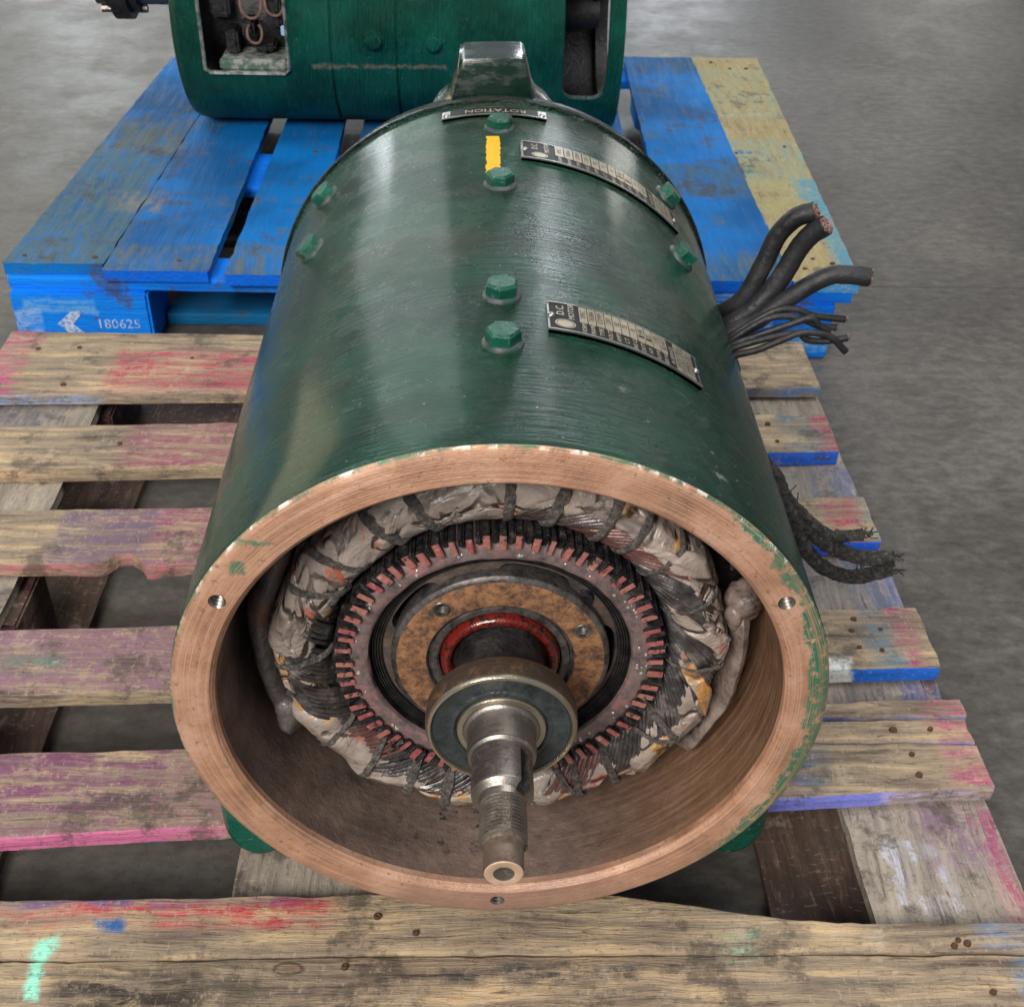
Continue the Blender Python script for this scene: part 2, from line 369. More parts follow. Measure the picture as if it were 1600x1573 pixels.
MAT_WIRE = g.out(g.mix(g.step(oi, .70, .80, 0, .6), col, g.mix(n_, (.10, .030, .028), (.30, .13, .11))), .32, .15, g.bump(g.noise(g.P, 70, 3), .3, .003), coat=(.3, .2))
g = G('lashing_cord'); n_ = g.noise(g.P, 60, 5, .8)
MAT_CORD = g.out(g.ramp(n_, [(.36, (.07, .062, .058)), (.50, (.19, .168, .155)), (.64, (.40, .355, .33))]), .7, normal=g.bump(n_, 1.0, .012))
g = G('field_coil_varnish'); n_ = g.noise(g.P, 5, 6, .65)
MAT_FIELD = g.out(g.ramp(n_, [(.33, (.05, .048, .05)), (.5, (.15, .125, .12)), (.60, (.20, .10, .075)), (.70, (.20, .045, .02))]), .33, normal=g.bump(g.noise(g.P, 12, 5, .7, 1.0), .4, .015), coat=(.3, .15))
g = G('field_tape'); MAT_FTAPE = g.out(g.ramp(g.noise(g.P, 9, 8, .75), [(.36, (.035, .028, .025)), (.48, (.15, .115, .10)), (.62, (.25, .195, .17)), (.70, (.24, .10, .05))]), .36, normal=g.bump(g.noise(g.P, 16, 4), .3, .01))
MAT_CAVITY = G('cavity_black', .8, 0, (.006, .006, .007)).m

# wood ------------------------------------------------------------------
BR, BL, PK, PU, RD, GY, TL, WH, DK, TN, MN = (.0, .12, .60), (.02, .22, .80), (.42, .10, .16), (.17, .085, .15), (.50, .03, .07), (.13, .16, .19), (.05, .14, .20), (.80, .82, .80), (.03, .028, .03), (.46, .28, .13), (.33, .80, .62)
def mat_wood(name, run, pal, patches, painted=None, gscale=1.0):
    """run 'x' or 'y' = grain direction. patches: (centre, half, colour, strength, soft, wobble, front_only)"""
    g = G(name); P = g.P; x, y, z = g.sep(P)[:3]
    oi = g.n('ShaderNodeObjectInfo').outputs['Random']
    off = g.vm('SCALE', g.comb(oi, g.math('MULTIPLY', oi, 1.7), 0.0), 23.0)
    k = (1.9, 20.0, 20.0) if run == 'x' else (20.0, 1.9, 20.0)
    V = g.vm('ADD', g.vm('MULTIPLY', P, tuple(q*gscale for q in k)), off)
    V = g.vm('ADD', V, g.vm('SCALE', g.noise(P, 2.2, 2, color=True), 1.1))
    gr = g.noise(V, 1.0, 7, .64)
    fine = g.noise(g.vm('MULTIPLY', V, (2.6, 2.6, 2.6)), 1.0, 5, .7)
    big = g.noise(g.vm('ADD', g.vm('MULTIPLY', P, (1.0, 2.2, 2.2) if run == 'x' else (2.2, 1.0, 2.2)), off), 1.4, 5, .6)
    col = g.ramp(g.math('ADD', g.math('MULTIPLY', gr, .62), g.math('MULTIPLY', big, .38)), pal)
    col = g.mix(g.step(fine, .54, .70, 0, .75), col, (.07, .05, .04))
    kn = g.n('ShaderNodeTexVoronoi', feature='F1'); g.put(kn.inputs['Vector'], g.vm('ADD', g.vm('MULTIPLY', P, (.9, 2.0, 0) if run == 'x' else (2.0, .9, 0)), off)); kn.inputs['Scale'].default_value = 1.1
    kd = g.math('ADD', kn.outputs['Distance'], g.math('MULTIPLY', g.noise(P, 12, 3), .03)); col = g.mix(g.step(kd, .085, .055, 0, .8), col, (.14, .075, .04)); col = g.mix(g.step(g.math('ABSOLUTE', g.math('SUBTRACT', kd, .085)), .012, 0, 0, .7), col, (.04, .028, .022))
    col = g.mix(g.step(fine, .44, .28, 0, .32), col, (.66, .52, .36))
    g.b.inputs['Specular IOR Level'].default_value = .22
    mott = g.noise(P, 30, 5, .7)
    if painted:
        pc, pc2, lo, hi = painted
        wear = g.math('ADD', g.math('MULTIPLY', g.noise(g.vm('ADD', g.vm('MULTIPLY', P, (1.2, 1.2, 1.2)), off), 1.6, 6, .66), .8), g.math('MULTIPLY', fine, .2))
        col = g.mix(g.step(wear, lo, hi, 1.0, .12), col, g.mix(g.step(g.noise(P, 1.1, 3), .35, .65), pc, pc2))
    Pw = g.vm('ADD', P, g.vm('SCALE', g.vm('SUBTRACT', g.noise(P, 6.0, 5, .65, color=True), (.5, .5, .5)), .16))
    nrm = g.sep(g.n('ShaderNodeTexCoord').outputs['Normal'])
    front = g.step(nrm[2], .5, .7, 1.0, 0.0)
    chp = g.step(g.noise(P, 20, 8, .82), .40, .50, .25, 1.0)
    rag = g.noise(g.vm('MULTIPLY', V, (1.4, .9, .9) if run == 'x' else (.9, 1.4, .9)), 1.0, 6, .75)
    for (c, h, pc, st_, soft, fr) in patches:
        m = g.box(Pw, c, h, soft)
        if st_ < 1: m = g.math('MULTIPLY', m, g.step(rag, .62-.30*st_, .80-.26*st_, 1.0, .12))
        if st_ < .95: m = g.math('MULTIPLY', m, chp)
        if fr == 1: m = g.math('MULTIPLY', m, front)
        if fr == -1: m = g.math('MULTIPLY', m, g.math('SUBTRACT', 1.0, front))
        col = g.mix(m, col, pc)
    col = g.mix(g.step(mott, .66, .76, 0, .5), col, (.05, .042, .036))
    blot = g.noise(P, 3.2, 7, .74); col = g.mix(g.step(blot, .54, .64, 0, .68), col, (.075, .062, .052)); col = g.mix(g.step(g.noise(P, 55, 4, .8), .57, .64, 0, .5), col, (.06, .05, .042)); col = col if painted else g.mix(g.step(g.noise(g.vm('MULTIPLY', P, (1.0, .35, 1) if run == 'x' else (.35, 1.0, 1)), 60, 3, .7), .60, .68, 0, .35), col, (.52, .46, .38))
    col = g.mix(g.step(g.noise(g.vm('ADD', P, (7, 3, 1)), 4.2, 7, .76), .57, .68, 0, .45), col, (.56, .47, .36)) if not painted else col
    bh = g.bump(gr, .35, .012); bh = g.bump(fine, .5, .006, bh)
    return g.out(col, g.step(gr, .3, .7, .55, .78), normal=bh)
ZD = -1.08
PALN = [(.34, (.09, .066, .05)), (.43, (.23, .18, .135)), (.52, (.37, .285, .195)), (.62, (.60, .44, .26))]
PALG = [(.30, (.14, .12, .105)), (.43, (.25, .22, .19)), (.54, (.35, .30, .25)), (.68, (.46, .40, .33))]
def T(x0, x1, y0, y1, col, st_=.7, soft=.05, fr=-1): return (((x0+x1)/2, (y0+y1)/2, ZD), ((x1-x0)/2, (y1-y0)/2, .5), col, st_, soft, fr)
def F(x0, x1, y0, y1, col, st_=.9, soft=.03): return (((x0+x1)/2, (y0+y1)/2, ZD), ((x1-x0)/2, (y1-y0)/2, .5), col, st_, soft, 1)
near_back = [T(-2.3, -.9, 3.62, 4.1, (.44, .07, .11), .75, .06), T(-2.6, -1.0, 3.55, 3.66, (.50, .34, .26), .9), T(-3.2, -2.85, 3.4, 4.5, (.55, .06, .22), .9), F(-3.1, -2.3, 3.2, 3.6, (.30, .40, .62), .7), F(-2.3, -.5, 3.2, 3.6, (.48, .36, .28), .9),
             F(1.2, 2.1, 3.3, 3.9, (.08, .30, .70), .8),
             T(-2.05, -.6, 2.7, 3.3, (.28, .09, .13), .72), F(-2.7, -1.9, 2.5, 2.8, (.55, .20, .24), .9), F(-1.9, -.5, 2.5, 2.8, (.28, .22, .40), .7),
             T(1.65, 1.95, 2.95, 3.5, (.09, .18, .25), .85), T(1.86, 2.1, 3.0, 3.5, (.38, .06, .12), .8), F(1.0, 2.1, 2.9, 3.2, (.03, .16, .80), 1)]
near_mid = [T(-2.05, -.6, 1.9, 2.5, (.30, .10, .16), .72), T(-2.2, -1.7, 2.0, 2.45, (.17, .12, .17), .6), F(-2.6, -.5, 1.8, 2.2, (.56, .17, .22), .95),
            T(1.75, 1.92, 2.2, 2.6, (.38, .08, .12), .75), T(1.93, 2.1, 2.2, 2.7, (.20, .26, .24), .7), F(1.3, 2.1, 2.0, 2.24, (.02, .14, .80), 1),
            T(-2.6, -.5, 1.15, 1.6, (.26, .14, .18), .55), T(-2.5, -1.9, 1.28, 1.40, (.12, .20, .15), .8), T(-2.4, -1.2, 1.08, 1.16, DK, .7), F(-2.6, -.9, .9, 1.12, (.17, .20, .50), .9),
            T(1.72, 1.86, 1.3, 1.75, (.12, .20, .26), .8), T(1.86, 1.96, 1.3, 1.75, (.36, .06, .16), .8), F(1.2, 2.1, 1.1, 1.35, (.02, .17, .75), 1), T(1.1, 1.62, 1.29, 1.37, WH, 1, .02, 0)]
near_front = [T(-2.4, -1.3, .4, .85, (.20, .075, .14), .66), T(-1.3, -.6, .38, .8, (.28, .17, .17), .5), F(-2.4, -.6, .2, .46, (.62, .17, .33), 1),
              T(1.1, 1.28, .55, .83, (.15, .06, .15), .85), T(1.22, 1.36, .6, .83, (.12, .17, .24), .8), T(1.86, 2.1, .6, 1.15, (.42, .08, .18), .85), F(1.0, 1.6, .3, .66, (.22, .24, .75), 1), F(1.55, 2.1, .3, .7, (.48, .42, .62), .9), F(1.2, 2.2, .7, 1.3, (.10, .18, .60), .9),
              T(-2.4, -.66, .02, .105, (.50, .03, .07), .85, .05), T(-2.2, -.66, .09, .20, (.10, .10, .30), .9, .02, 0), T(-1.2, -.60, .03, .11, (.56, .04, .08), .85, .09),
              ((-1.585, -.15, ZD), (.026, .125, .5), MN, 1, .02, 0), T(-1.42, -1.34, -.02, .03, (.03, .13, .35), 1, .02), T(-1.5, -1.0, -.35, -.16, (.05, .04, .035), .55), T(-.2, .5, -.22, -.16, (.05, .05, .06), .65, .04), T(.9, 1.1, -.1, .0, (.22, .18, .14), .6),
              T(1.74, 2.2, -.08, .03, (.03, .24, .60), .95), T(1.83, 2.2, -.35, -.14, (.04, .26, .58), .8), T(.82, .92, -.12, -.02, (.12, .36, .28), .8)]
MAT_WB = mat_wood('pallet_wood_back', 'x', PALN, near_back)
MAT_WM = mat_wood('pallet_wood_mid', 'x', PALN, near_mid)
MAT_WF = mat_wood('pallet_wood_front', 'x', PALN, near_front)
g_str = [T(1.52, 1.60, .14, .44, (.55, .56, .66), .9, .012, 0), T(1.60, 1.74, .10, .17, (.58, .58, .68), .9, .012, 0), T(1.72, 1.78, .13, .36, (.50, .50, .60), .8, .012, 0), T(1.60, 1.72, .36, .43, (.50, .52, .62), .8, .012, 0), T(1.7, 2.1, .3, .62, (.24, .16, .22), .6, .08, 0), T(1.93, 2.1, -.3, .6, (.42, .07, .16), .8, .04, 0), T(1.9, 2.1, 1.8, 3.0, (.16, .20, .45), .8, .08, 0), T(1.8, 2.1, 1.75, 2.2, (.05, .09, .45), .9, .05, 0), T(1.2, 2.1, 1.7, 3.0, (.16, .17, .20), .85, .1, 0), T(1.2, 2.1, 1.1, 1.3, (.12, .11, .13), .9, .05, 0), T(1.85, 2.1, 1.1, 1.3, (.08, .09, .4), .9, .05, 0),
         T(-3, -2.5, 3.2, 3.6, (.14, .14, .17), .8, .08, 0)]
MAT_WS = mat_wood('pallet_wood_stringer', 'y', PALG, g_str)
MAT_WD = mat_wood('pallet_wood_dark', 'y', [(.3, (.055, .036, .032)), (.5, (.10, .065, .055)), (.7, (.20, .13, .095))], [T(-3, -2, .5, 4, (.07, .025, .03), .7, .05, 0)])
BW = [(.30, (.03, .055, .075)), (.45, (.07, .12, .14)), (.58, (.13, .17, .16)), (.7, (.25, .22, .15))]
BLUE1, BLUE2 = (.0, .095, .31), (.0, .18, .58)
def worn(x0, x1, y0, y1, st_=.7, c=(.12, .15, .15), soft=.06): return (((x0+x1)/2, (y0+y1)/2, ZD), ((x1-x0)/2, (y1-y0)/2, .5), c, st_, soft, -1)
fr_y = 5.23
blue_p = [worn(-3.5, -1.3, 5.0, 5.62, .85), worn(-3.5, -2.66, 5.1, 8.0, .52, (.07, .14, .18)), worn(-2.9, -2.5, 6.2, 6.6, .8, (.20, .20, .19)), worn(-3.3, -2.6, 7.4, 8.2, .7), worn(1.4, 2.2, 6.6, 7.3, .6, (.05, .12, .20)), worn(1.4, 2.2, 5.1, 5.6, .85, (.10, .17, .19)), worn(1.4, 2.2, 9.7, 10.4, .8, (.05, .11, .18)),
          F(-3.5, 2.7, 5.0, 5.24, (.0, .15, .85), 1)]
MAT_BLUE = mat_wood('blue_painted_wood', 'y', BW, blue_p, (BLUE1, BLUE2, .53, .66))
def FZ(x0, x1, z0, z1, c, st_=.9, soft=.02): return (((x0+x1)/2, 5.2, (z0+z1)/2), ((x1-x0)/2, 1, (z1-z0)/2), c, st_, soft, 1)
MAT_BLUEB = mat_wood('blue_painted_block', 'x', BW, [FZ(-3.3, -2.8, -1.42, -1.3, (.12, .40, .85), .7), FZ(-3.4, -3.2, -1.8, -1.4, (.25, .45, .85), .6), FZ(1.7, 2.5, -1.62, -1.5, (.20, .50, .85), .6), FZ(1.2, 2.0, -1.45, -1.2, (.25, .50, .90), .5)], ((.0, .17, .80), (.0, .24, .95), .62, .74))
MAT_BLUED = mat_wood('blue_painted_runner', 'x', BW, [], ((.0, .10, .24), (.0, .13, .33), .56, .72))
ye_p = [worn(1.9, 3.0, 8.4, 9.9, .9, (.30, .36, .24)), worn(1.9, 3.0, 6.8, 7.9, .85, (.24, .36, .30)), worn(1.9, 3.0, 5.7, 7.0, .6, (.40, .36, .18)), worn(2.0, 2.35, 7.55, 7.63, .9, (.01, .12, .40), .02), worn(2.1, 2.3, 7.1, 7.3, .9, (.02, .18, .16), .03), worn(2.50, 3.0, 5.0, 7.0, .3, (.10, .30, .40)), F(1.5, 2.7, 5.0, 5.24, (.05, .34, .75), 1)]
MAT_YEL = mat_wood('faded_yellow_wood', 'y', [(.3, (.24, .18, .08)), (.46, (.36, .29, .14)), (.6, (.44, .36, .19)), (.72, (.50, .42, .25))], ye_p)
g = G('nail_rust'); MAT_NAIL = g.out(g.mix(g.noise(g.P, 40, 4), (.035, .018, .012), (.17, .08, .045)), .7, .3, g.bump(g.noise(g.P, 60, 3), .5, .005))
g = G('cable_rubber'); MAT_CABLE = g.out(g.ramp(g.noise(g.P, 8, 6, .7), [(.35, (.008, .008, .010)), (.62, (.022, .022, .026)), (.75, (.06, .055, .05))]), g.step(g.noise(g.P, 10, 4), .3, .7, .36, .6), normal=g.bump(g.noise(g.P, 40, 5, .7), .3, .005))
g = G('cable_copper', .35, .75); n_ = g.noise(g.P, 90, 3, .8); MAT_COPPER = g.out(g.ramp(n_, [(.4, (.22, .10, .09)), (.5, (.62, .38, .34)), (.62, (.95, .78, .74))]), normal=g.bump(n_, 1, .01))
g = G('frayed_cable'); n_ = g.noise(g.P, 48, 6, .8); MAT_FRAY = g.out(g.ramp(n_, [(.38, (.018, .017, .018)), (.52, (.085, .078, .075)), (.66, (.25, .225, .21))]), .8, normal=g.bump(n_, 1.0, .015))
MAT_PLATE = steel('nameplate_metal', (.38, .37, .35), (.60, .59, .56), .25, (.2, .18, .15), (.70, .85), .95, False)
MAT_PLATEK = G('nameplate_black', .45, .0, (.012, .010, .009)).m
MAT_PLATEK.node_tree.nodes['Principled BSDF'].inputs['Specular IOR Level'].default_value = .25
g = G('nameplate_cell', .35, .55); MAT_CELL = g.out(g.mix(g.noise(g.P, 30, 4), (.36, .31, .22), (.52, .47, .36)))
MAT_INK = G('nameplate_ink', .5, 0, (.03, .025, .02)).m
MAT_PRINT = G('nameplate_light_print', .35, .4, (.55, .50, .40)).m
g = G('yellow_paint_marker'); x, y, z = g.sep(g.P)[:3]
MAT_YPAINT = g.out(g.mix(g.step(g.noise(g.vm('MULTIPLY', g.P, (6, 60, 1)), 1, 4), .56, .7), (.85, .47, .004), (.62, .30, .0)), .4, normal=g.bump(g.noise(g.vm('MULTIPLY', g.P, (8, 90, 8)), 1, 4), .5, .006))
g = G('white_stencil_paint', .7); MAT_STENCIL = g.out(g.mix(g.step(g.noise(g.P, 26, 6, .75), .44, .60), (.55, .62, .74), (.05, .24, .70)))

# ------------------------------------------------------------------ floor
FZ_ = -1.70
g = G('polished_concrete'); P = g.P
c1 = g.noise(P, .55, 6, .6); c2 = g.noise(g.vm('MULTIPLY', P, (1.0, 1.7, 1)), 7, 8, .78); c3 = g.noise(P, 30, 7, .85)
col = g.ramp(g.math('ADD', g.math('MULTIPLY', c1, .45), g.math('MULTIPLY', c2, .55)), [(.38, (.050, .045, .040)), (.5, (.100, .092, .083)), (.62, (.17, .158, .142))])
col = g.mix(g.step(c3, .54, .64, 0, .7), col, (.045, .040, .036))
col = g.mix(g.step(c3, .42, .30, 0, .45), col, (.23, .22, .20))
x, y, z = g.sep(P)[:3]
col = g.mix(g.step(g.noise(P, 70, 2), .75, .78), col, (.45, .45, .43)); wl = g.math('ABSOLUTE', g.math('SUBTRACT', g.noise(P, .42, 3, .5, .4), .5)); col = g.mix(g.math('MULTIPLY', g.step(wl, .0022, .0008), g.step(g.noise(P, .8, 2), .66, .70)), col, (.05, .045, .042))
col = g.mix(g.step(g.noise(g.vm('MULTIPLY', P, (1, 2.4, 1)), 1.9, 5, .65), .60, .70, 0, .5), col, (.075, .062, .050))
g.put(g.b.inputs['Specular IOR Level'], .34)
col = g.mix(g.step(g.math('ADD', x, g.math('MULTIPLY', g.noise(P, .7, 3), 3)), 2.0, -2.5, 0, .45), col, (.085, .062, .046)); MAT_FLOOR = g.out(col, g.step(g.noise(P, 1.1, 7, .72), .30, .70, .36, .56), normal=g.bump(c3, .12, .01, g.bump(c2, .12, .02)))
b = MB(); J = 6.30
for y0, y1 in ((-20, J-.004), (J+.004, 60)):
    b.add(*box_geo(-50, 50, y0, y1, FZ_-.3, FZ_))
b.add(*box_geo(-50, 50, J-.004, J+.004, FZ_-.3, FZ_-.008))
fl = bpy.data.objects.new('floor', b.mesh('floor', [MAT_FLOOR], smooth=False)); C.objects.link(fl); fl.scale = (S, S, S)
fl['kind'] = 'structure'; fl['label'] = 'grey worn polished concrete workshop floor under both pallets'

# ------------------------------------------------------------------ boards
def lerp_poly(pl, t):
    if t <= pl[0][0]: return pl[0][1]
    for (a, b_), (c, d) in zip(pl, pl[1:]):
        if t <= c: return b_+(d-b_)*(t-a)/(c-a)
    return pl[-1][1]
def board(name, parent, mat, back, front, zt, th, run='x', seed=0, n=70, rough=.006, cut=(), label=None, warp=0.006):
    t0 = min(back[0][0], front[0][0]); t1 = max(back[-1][0], front[-1][0])
    ts = sorted(set([t0+(t1-t0)*i/n for i in range(n+1)]+[q for q in cut]))
    vs = []; fs = []; K = None
    c = .010
    for i, t in enumerate(ts):
        yb = lerp_poly(back, t)+rough*mn.noise(Vector((t*5, seed*3.1, 0)))*1.5+rough*.6*mn.noise(Vector((t*23, seed*3.1, 5)))
        yf = lerp_poly(front, t)+rough*mn.noise(Vector((t*5, seed*7.7, 9)))*1.5+rough*.6*mn.noise(Vector((t*23, seed*5.1, 15)))
        e = rough*2.2
        sh = (e*mn.noise(Vector((seed, 1, 0))) if i in (0,) else (e*mn.noise(Vector((seed, 2, 0))) if i == len(ts)-1 else 0))
        cc = c*(1+.8*mn.noise(Vector((t*11, seed, 3))))
        sec = [(yf+.003, zt-th), (yf, zt-th*.5), (yf, zt-cc), (yf+cc*.4, zt-cc*.35), (yf+cc, zt)]
        for k in range(1, 6):
            u = k/6; sec.append((yf+cc+(yb-yf-2*cc)*u, zt+warp*mn.noise(Vector((t*1.3, u*5+seed*9, 1)))+.002*mn.noise(Vector((t*14, u*14, seed)))))
        sec += [(yb-cc, zt), (yb-cc*.4, zt-cc*.35), (yb, zt-cc), (yb, zt-th*.5), (yb-.003, zt-th)]
        K = len(sec)
        for (yy, zz) in sec:
            tt = t+sh+ (0 if 0 < i < len(ts)-1 else .012*mn.noise(Vector((yy*9, seed, i))))
            vs.append((tt, yy, zz) if run == 'x' else (yy, tt, zz))
    m = len(ts)
    for i in range(m-1):
        for k in range(K):
            k2 = (k+1) % K; fs.append((i*K+k, i*K+k2, (i+1)*K+k2, (i+1)*K+k))
    fs.append(tuple(range(K))); fs.append(tuple(range((m-1)*K, m*K)))
    b = MB(); b.add(vs, fs); return part(name, b.mesh(name, [mat], sharp=42), parent, label)
def nail(parent, x, y, z, r=.018):
    r *= .85
    b = MB(); vs = []; n = 9
    for rr, zz in ((r*1.15, -.006), (r, .004), (r*.6, .006), (r*.15, .002)):
        for i in range(n):
            a = 2*PI*i/n; q = 1+.2*mn.noise(Vector((x*9+cos(a), y*9+sin(a), rr*50))); vs.append((x+cos(a)*rr*q, y+sin(a)*rr*q*.9, z+zz))
    fs = [(q*n+i, q*n+(i+1) % n, q*n+n+(i+1) % n, q*n+n+i) for q in range(3) for i in range(n)]+[tuple(range(3*n, 4*n))]
    b.add(vs, fs); return part('nail', b.mesh('nail', [MAT_NAIL]), parent)

# near pallet
pal = root('wooden_pallet', 'weathered bare wood pallet with pink, purple and blue paint stains under the open green motor', 'pallet', (-.5, 2, FZ_))
XL = -3.05
board('deck_board', pal, MAT_WB, [(XL, 4.33), (2.0, 4.28)], [(XL, 3.56), (1.95, 3.72)], ZD, .075, seed=1, label='wide rear board with pink stain')
board('deck_board', pal, MAT_WB, [(XL, 3.22), (1.94, 3.427)], [(XL, 2.79), (1.955, 3.03)], ZD, .095, seed=2)
board('deck_board', pal, MAT_WB if False else MAT_WM, [(XL, 2.43), (1.97, 2.604)], [(XL, 2.03), (-1.93, 2.02), (-1.90, 2.03), (-1.86, 2.09), (-1.80, 2.11), (-1.73, 2.06), (-1.69, 1.99), (-1.65, 2.01), (-1.4, 2.04), (1.98, 2.22)], ZD, .085, seed=3, n=160, label='board with a broken notch in its front edge')
board('deck_board', pal, MAT_WM, [(XL, 1.52), (2.0, 1.72)], [(XL, 1.10), (2.01, 1.315)], ZD, .085, seed=4)
board('deck_board', pal, MAT_WF, [(XL, .76), (-.5, .88), (2.02, .862)], [(XL, .36), (-1.78, .40), (-1.1, .45), (.5, .53), (2.02, .633)], ZD, .085, seed=5, label='board with purple stain and pink front edge')
board('split_board', pal, MAT_WF, [(.3, .99), (1.4, .995), (2.01, 1.008)], [(.3, .885), (2.02, .872)], ZD-.004, .07, seed=6)
board('split_board', pal, MAT_WF, [(.3, 1.06), (1.2, 1.06), (1.7, 1.115), (2.03, 1.122)], [(.3, 1.00), (1.3, 1.005), (2.01, 1.018)], ZD+.004, .07, seed=7)
board('deck_board', pal, MAT_WF, [(XL, .10), (-.6, .135), (.3, .135), (.48, .125), (.75, .075), (1.08, .02), (1.4, .005), (2.02, .01)], [(XL, -.128), (-1.0, -.118), (-.48, -.108), (2.0, -.116)], ZD, .09, seed=8, n=110, label='front lead board with red and blue painted back edge')
board('deck_board', pal, MAT_WF, [(XL, -.136), (-1.0, -.126), (-.48, -.114), (2.0, -.122)], [(XL, -.50), (2.0, -.51)], ZD-.003, .09, seed=9, n=110, label='front board with mint paint stroke')
for i, (x0, x1) in enumerate(((-3.03, -2.35), (-.98, -.42), (1.42, 2.0))):
    board('stringer_board', pal, MAT_WS, [(-.48, x0), (4.3, x0-.0)], [(-.48, x1), (4.3, x1)] , ZD-.10, .07, run='y', seed=20+i, n=40)
for i, (x0, x1) in enumerate(((-2.95, -2.12), (-.9, -.35), (1.16, 1.9))):
    board('bottom_board', pal, MAT_WD, [(-.48, x0), (4.3, x0)], [(-.48, x1), (4.3, x1)], FZ_+.075, .07, run='y', seed=30+i, n=40)
for x0, x1 in ((-2.9, -2.28), (-.86, -.40), (1.30, 1.9)):
    for y0, y1 in ((-.45, -.05), (1.75, 2.2), (3.6, 4.2)):
        b = MB(); b.add(*box_geo(x0, x1, y0, y1, FZ_+.077, ZD-.172, .012)); part('block', b.mesh('block', [MAT_WD]), pal)
for (x0, x1) in ((XL, 1.98),):
    board('bottom_board', pal, MAT_WD, [(x0, 4.28), (x1, 4.28)], [(x0, 3.86), (x1, 3.9)], FZ_+.155, .07, seed=41)
for nx, ny in [(-.53, -.16), (-.29, -.03), (-.43, .04), (1.65, -.07), (1.68, -.082), (1.63, -.092), (1.71, -.27), (1.69, 1.63), (1.8, 1.56), (1.66, 1.55), (1.67, 1.44), (1.77, 1.42), (1.77, 2.3), (1.69, .935), (1.85, .94), (1.73, .8), (1.73, .69), (-2.82, 4.1), (-2.57, 4.12), (-2.07, 3.06), (-2.55, 3.68), (-1.85, 4.0), (1.6, 3.30), (1.62, 3.12), (-2.0, -.2)]:
    nail(pal, nx, ny, ZD+.004, random.uniform(.012, .020))

# blue pallet
bp = root('blue_pallet', 'blue painted wooden pallet with one bare yellowish board carrying the rear motor', 'pallet', (-.4, 7.7, FZ_))
def bboard(xs_f, xs_b, mat, seed, lab=None, th=.085, y0=5.13, y1=10.25, yl=None):
    board('deck_board', bp, mat, [(y0, xs_f[0]), (y1, xs_b[0])], [(y0, xs_f[1]), (y1, xs_b[1])], ZD, th, run='y', seed=seed, n=60, label=lab)
bboard((-3.41, -2.725), (-3.18, -2.57), MAT_BLUE, 50, 'worn leftmost blue board', y0=5.30, y1=10.0)
bboard((-2.700, -1.975), (-2.545, -1.98), MAT_BLUE, 51, y0=5.2, y1=10.0)
bboard((-1.84, -1.28), (-1.78, -1.32), MAT_BLUE, 52, y0=5.15)
bboard((-1.10, -.30), (-1.12, -.4), MAT_BLUE, 53)
bboard((-.16, .52), (-.2, .44), MAT_BLUE, 54)
bboard((.66, 1.16), (.62, 1.20), MAT_BLUE, 55)
bboard((1.33, 2.115), (1.41, 2.10), MAT_BLUE, 56)
bboard((2.125, 2.598), (2.115, 2.784), MAT_YEL, 57, 'bare yellowish board at the right')
for i, (y0, y1) in enumerate(((5.16, 5.60), (6.90, 7.65), (9.75, 10.2))):
    board('stringer_board', bp, MAT_BLUEB, [(-3.39+.05*(y0-5.1), y1), (2.56, y1)], [(-3.39+.05*(y0-5.1), y0+.10 if i == 0 else y0), (2.56, y0-.02)], ZD-.087, .085, seed=60+i, n=50)
for x0, x1, y0 in ((-3.39, -2.42, 5.2), (-.95, .0, 5.2), (1.30, 2.46, 5.12), (-3.22, -2.42, 7.4), (-.95, .0, 7.4), (1.5, 2.5, 7.4), (-3.1, -2.42, 9.6), (-.95, .0, 9.6), (1.5, 2.5, 9.6)):
    b = MB(); b.add(*box_geo(x0, x1, y0, y0+.55, FZ_+.005 if y0 < 5.5 else FZ_+.075, ZD-.174, .02)); part('block', b.mesh('block', [MAT_BLUEB]), bp)
board('bottom_board', bp, MAT_BLUED, [(-2.40, 6.1), (1.3, 6.1)], [(-2.40, 5.55), (1.3, 5.55)], FZ_+.10, .09, seed=70, n=20)
for q, (y0, y1) in enumerate(((6.9, 7.5), (7.9, 8.6), (8.8, 9.4))):  # extra dark boards, added so gaps in the blue deck stay dark
    board('bottom_board', bp, MAT_WD, [(-3.1, y1), (2.5, y1)], [(-3.1, y0), (2.5, y0)], FZ_+.075, .07, seed=72+q, n=20)
for nx, ny in [(-2.14, 7.24), (-1.99, 7.23), (-1.48, 7.47), (2.34, 5.49), (2.47, 5.42), (2.29, 10.09), (2.45, 9.89), (2.62, 9.9), (2.13, 7.56), (2.58, 7.73), (-3.3, 5.42), (-2.8, 5.4), (-2.2, 5.36), (2.25, 5.33)]:
    nail(bp, nx, ny, ZD+.004, random.uniform(.016, .026))
vs, fs = text_geo('180625', .105)
b = MB(); b.add([(-2.655+v.x*1.0, 5.195, -1.50+v.y) for v in vs], fs)
ch = [(-2.98, -1.40), (-2.88, -1.39), (-2.98, -1.50), (-2.84, -1.645), (-2.95, -1.645), (-3.09, -1.50)]
b.add([(x, 5.1945, z) for x, z in ch], [(0, 1, 2, 5), (5, 2, 3, 4)])
part('stencil', b.mesh('stencil', [MAT_STENCIL], smooth=False), bp)

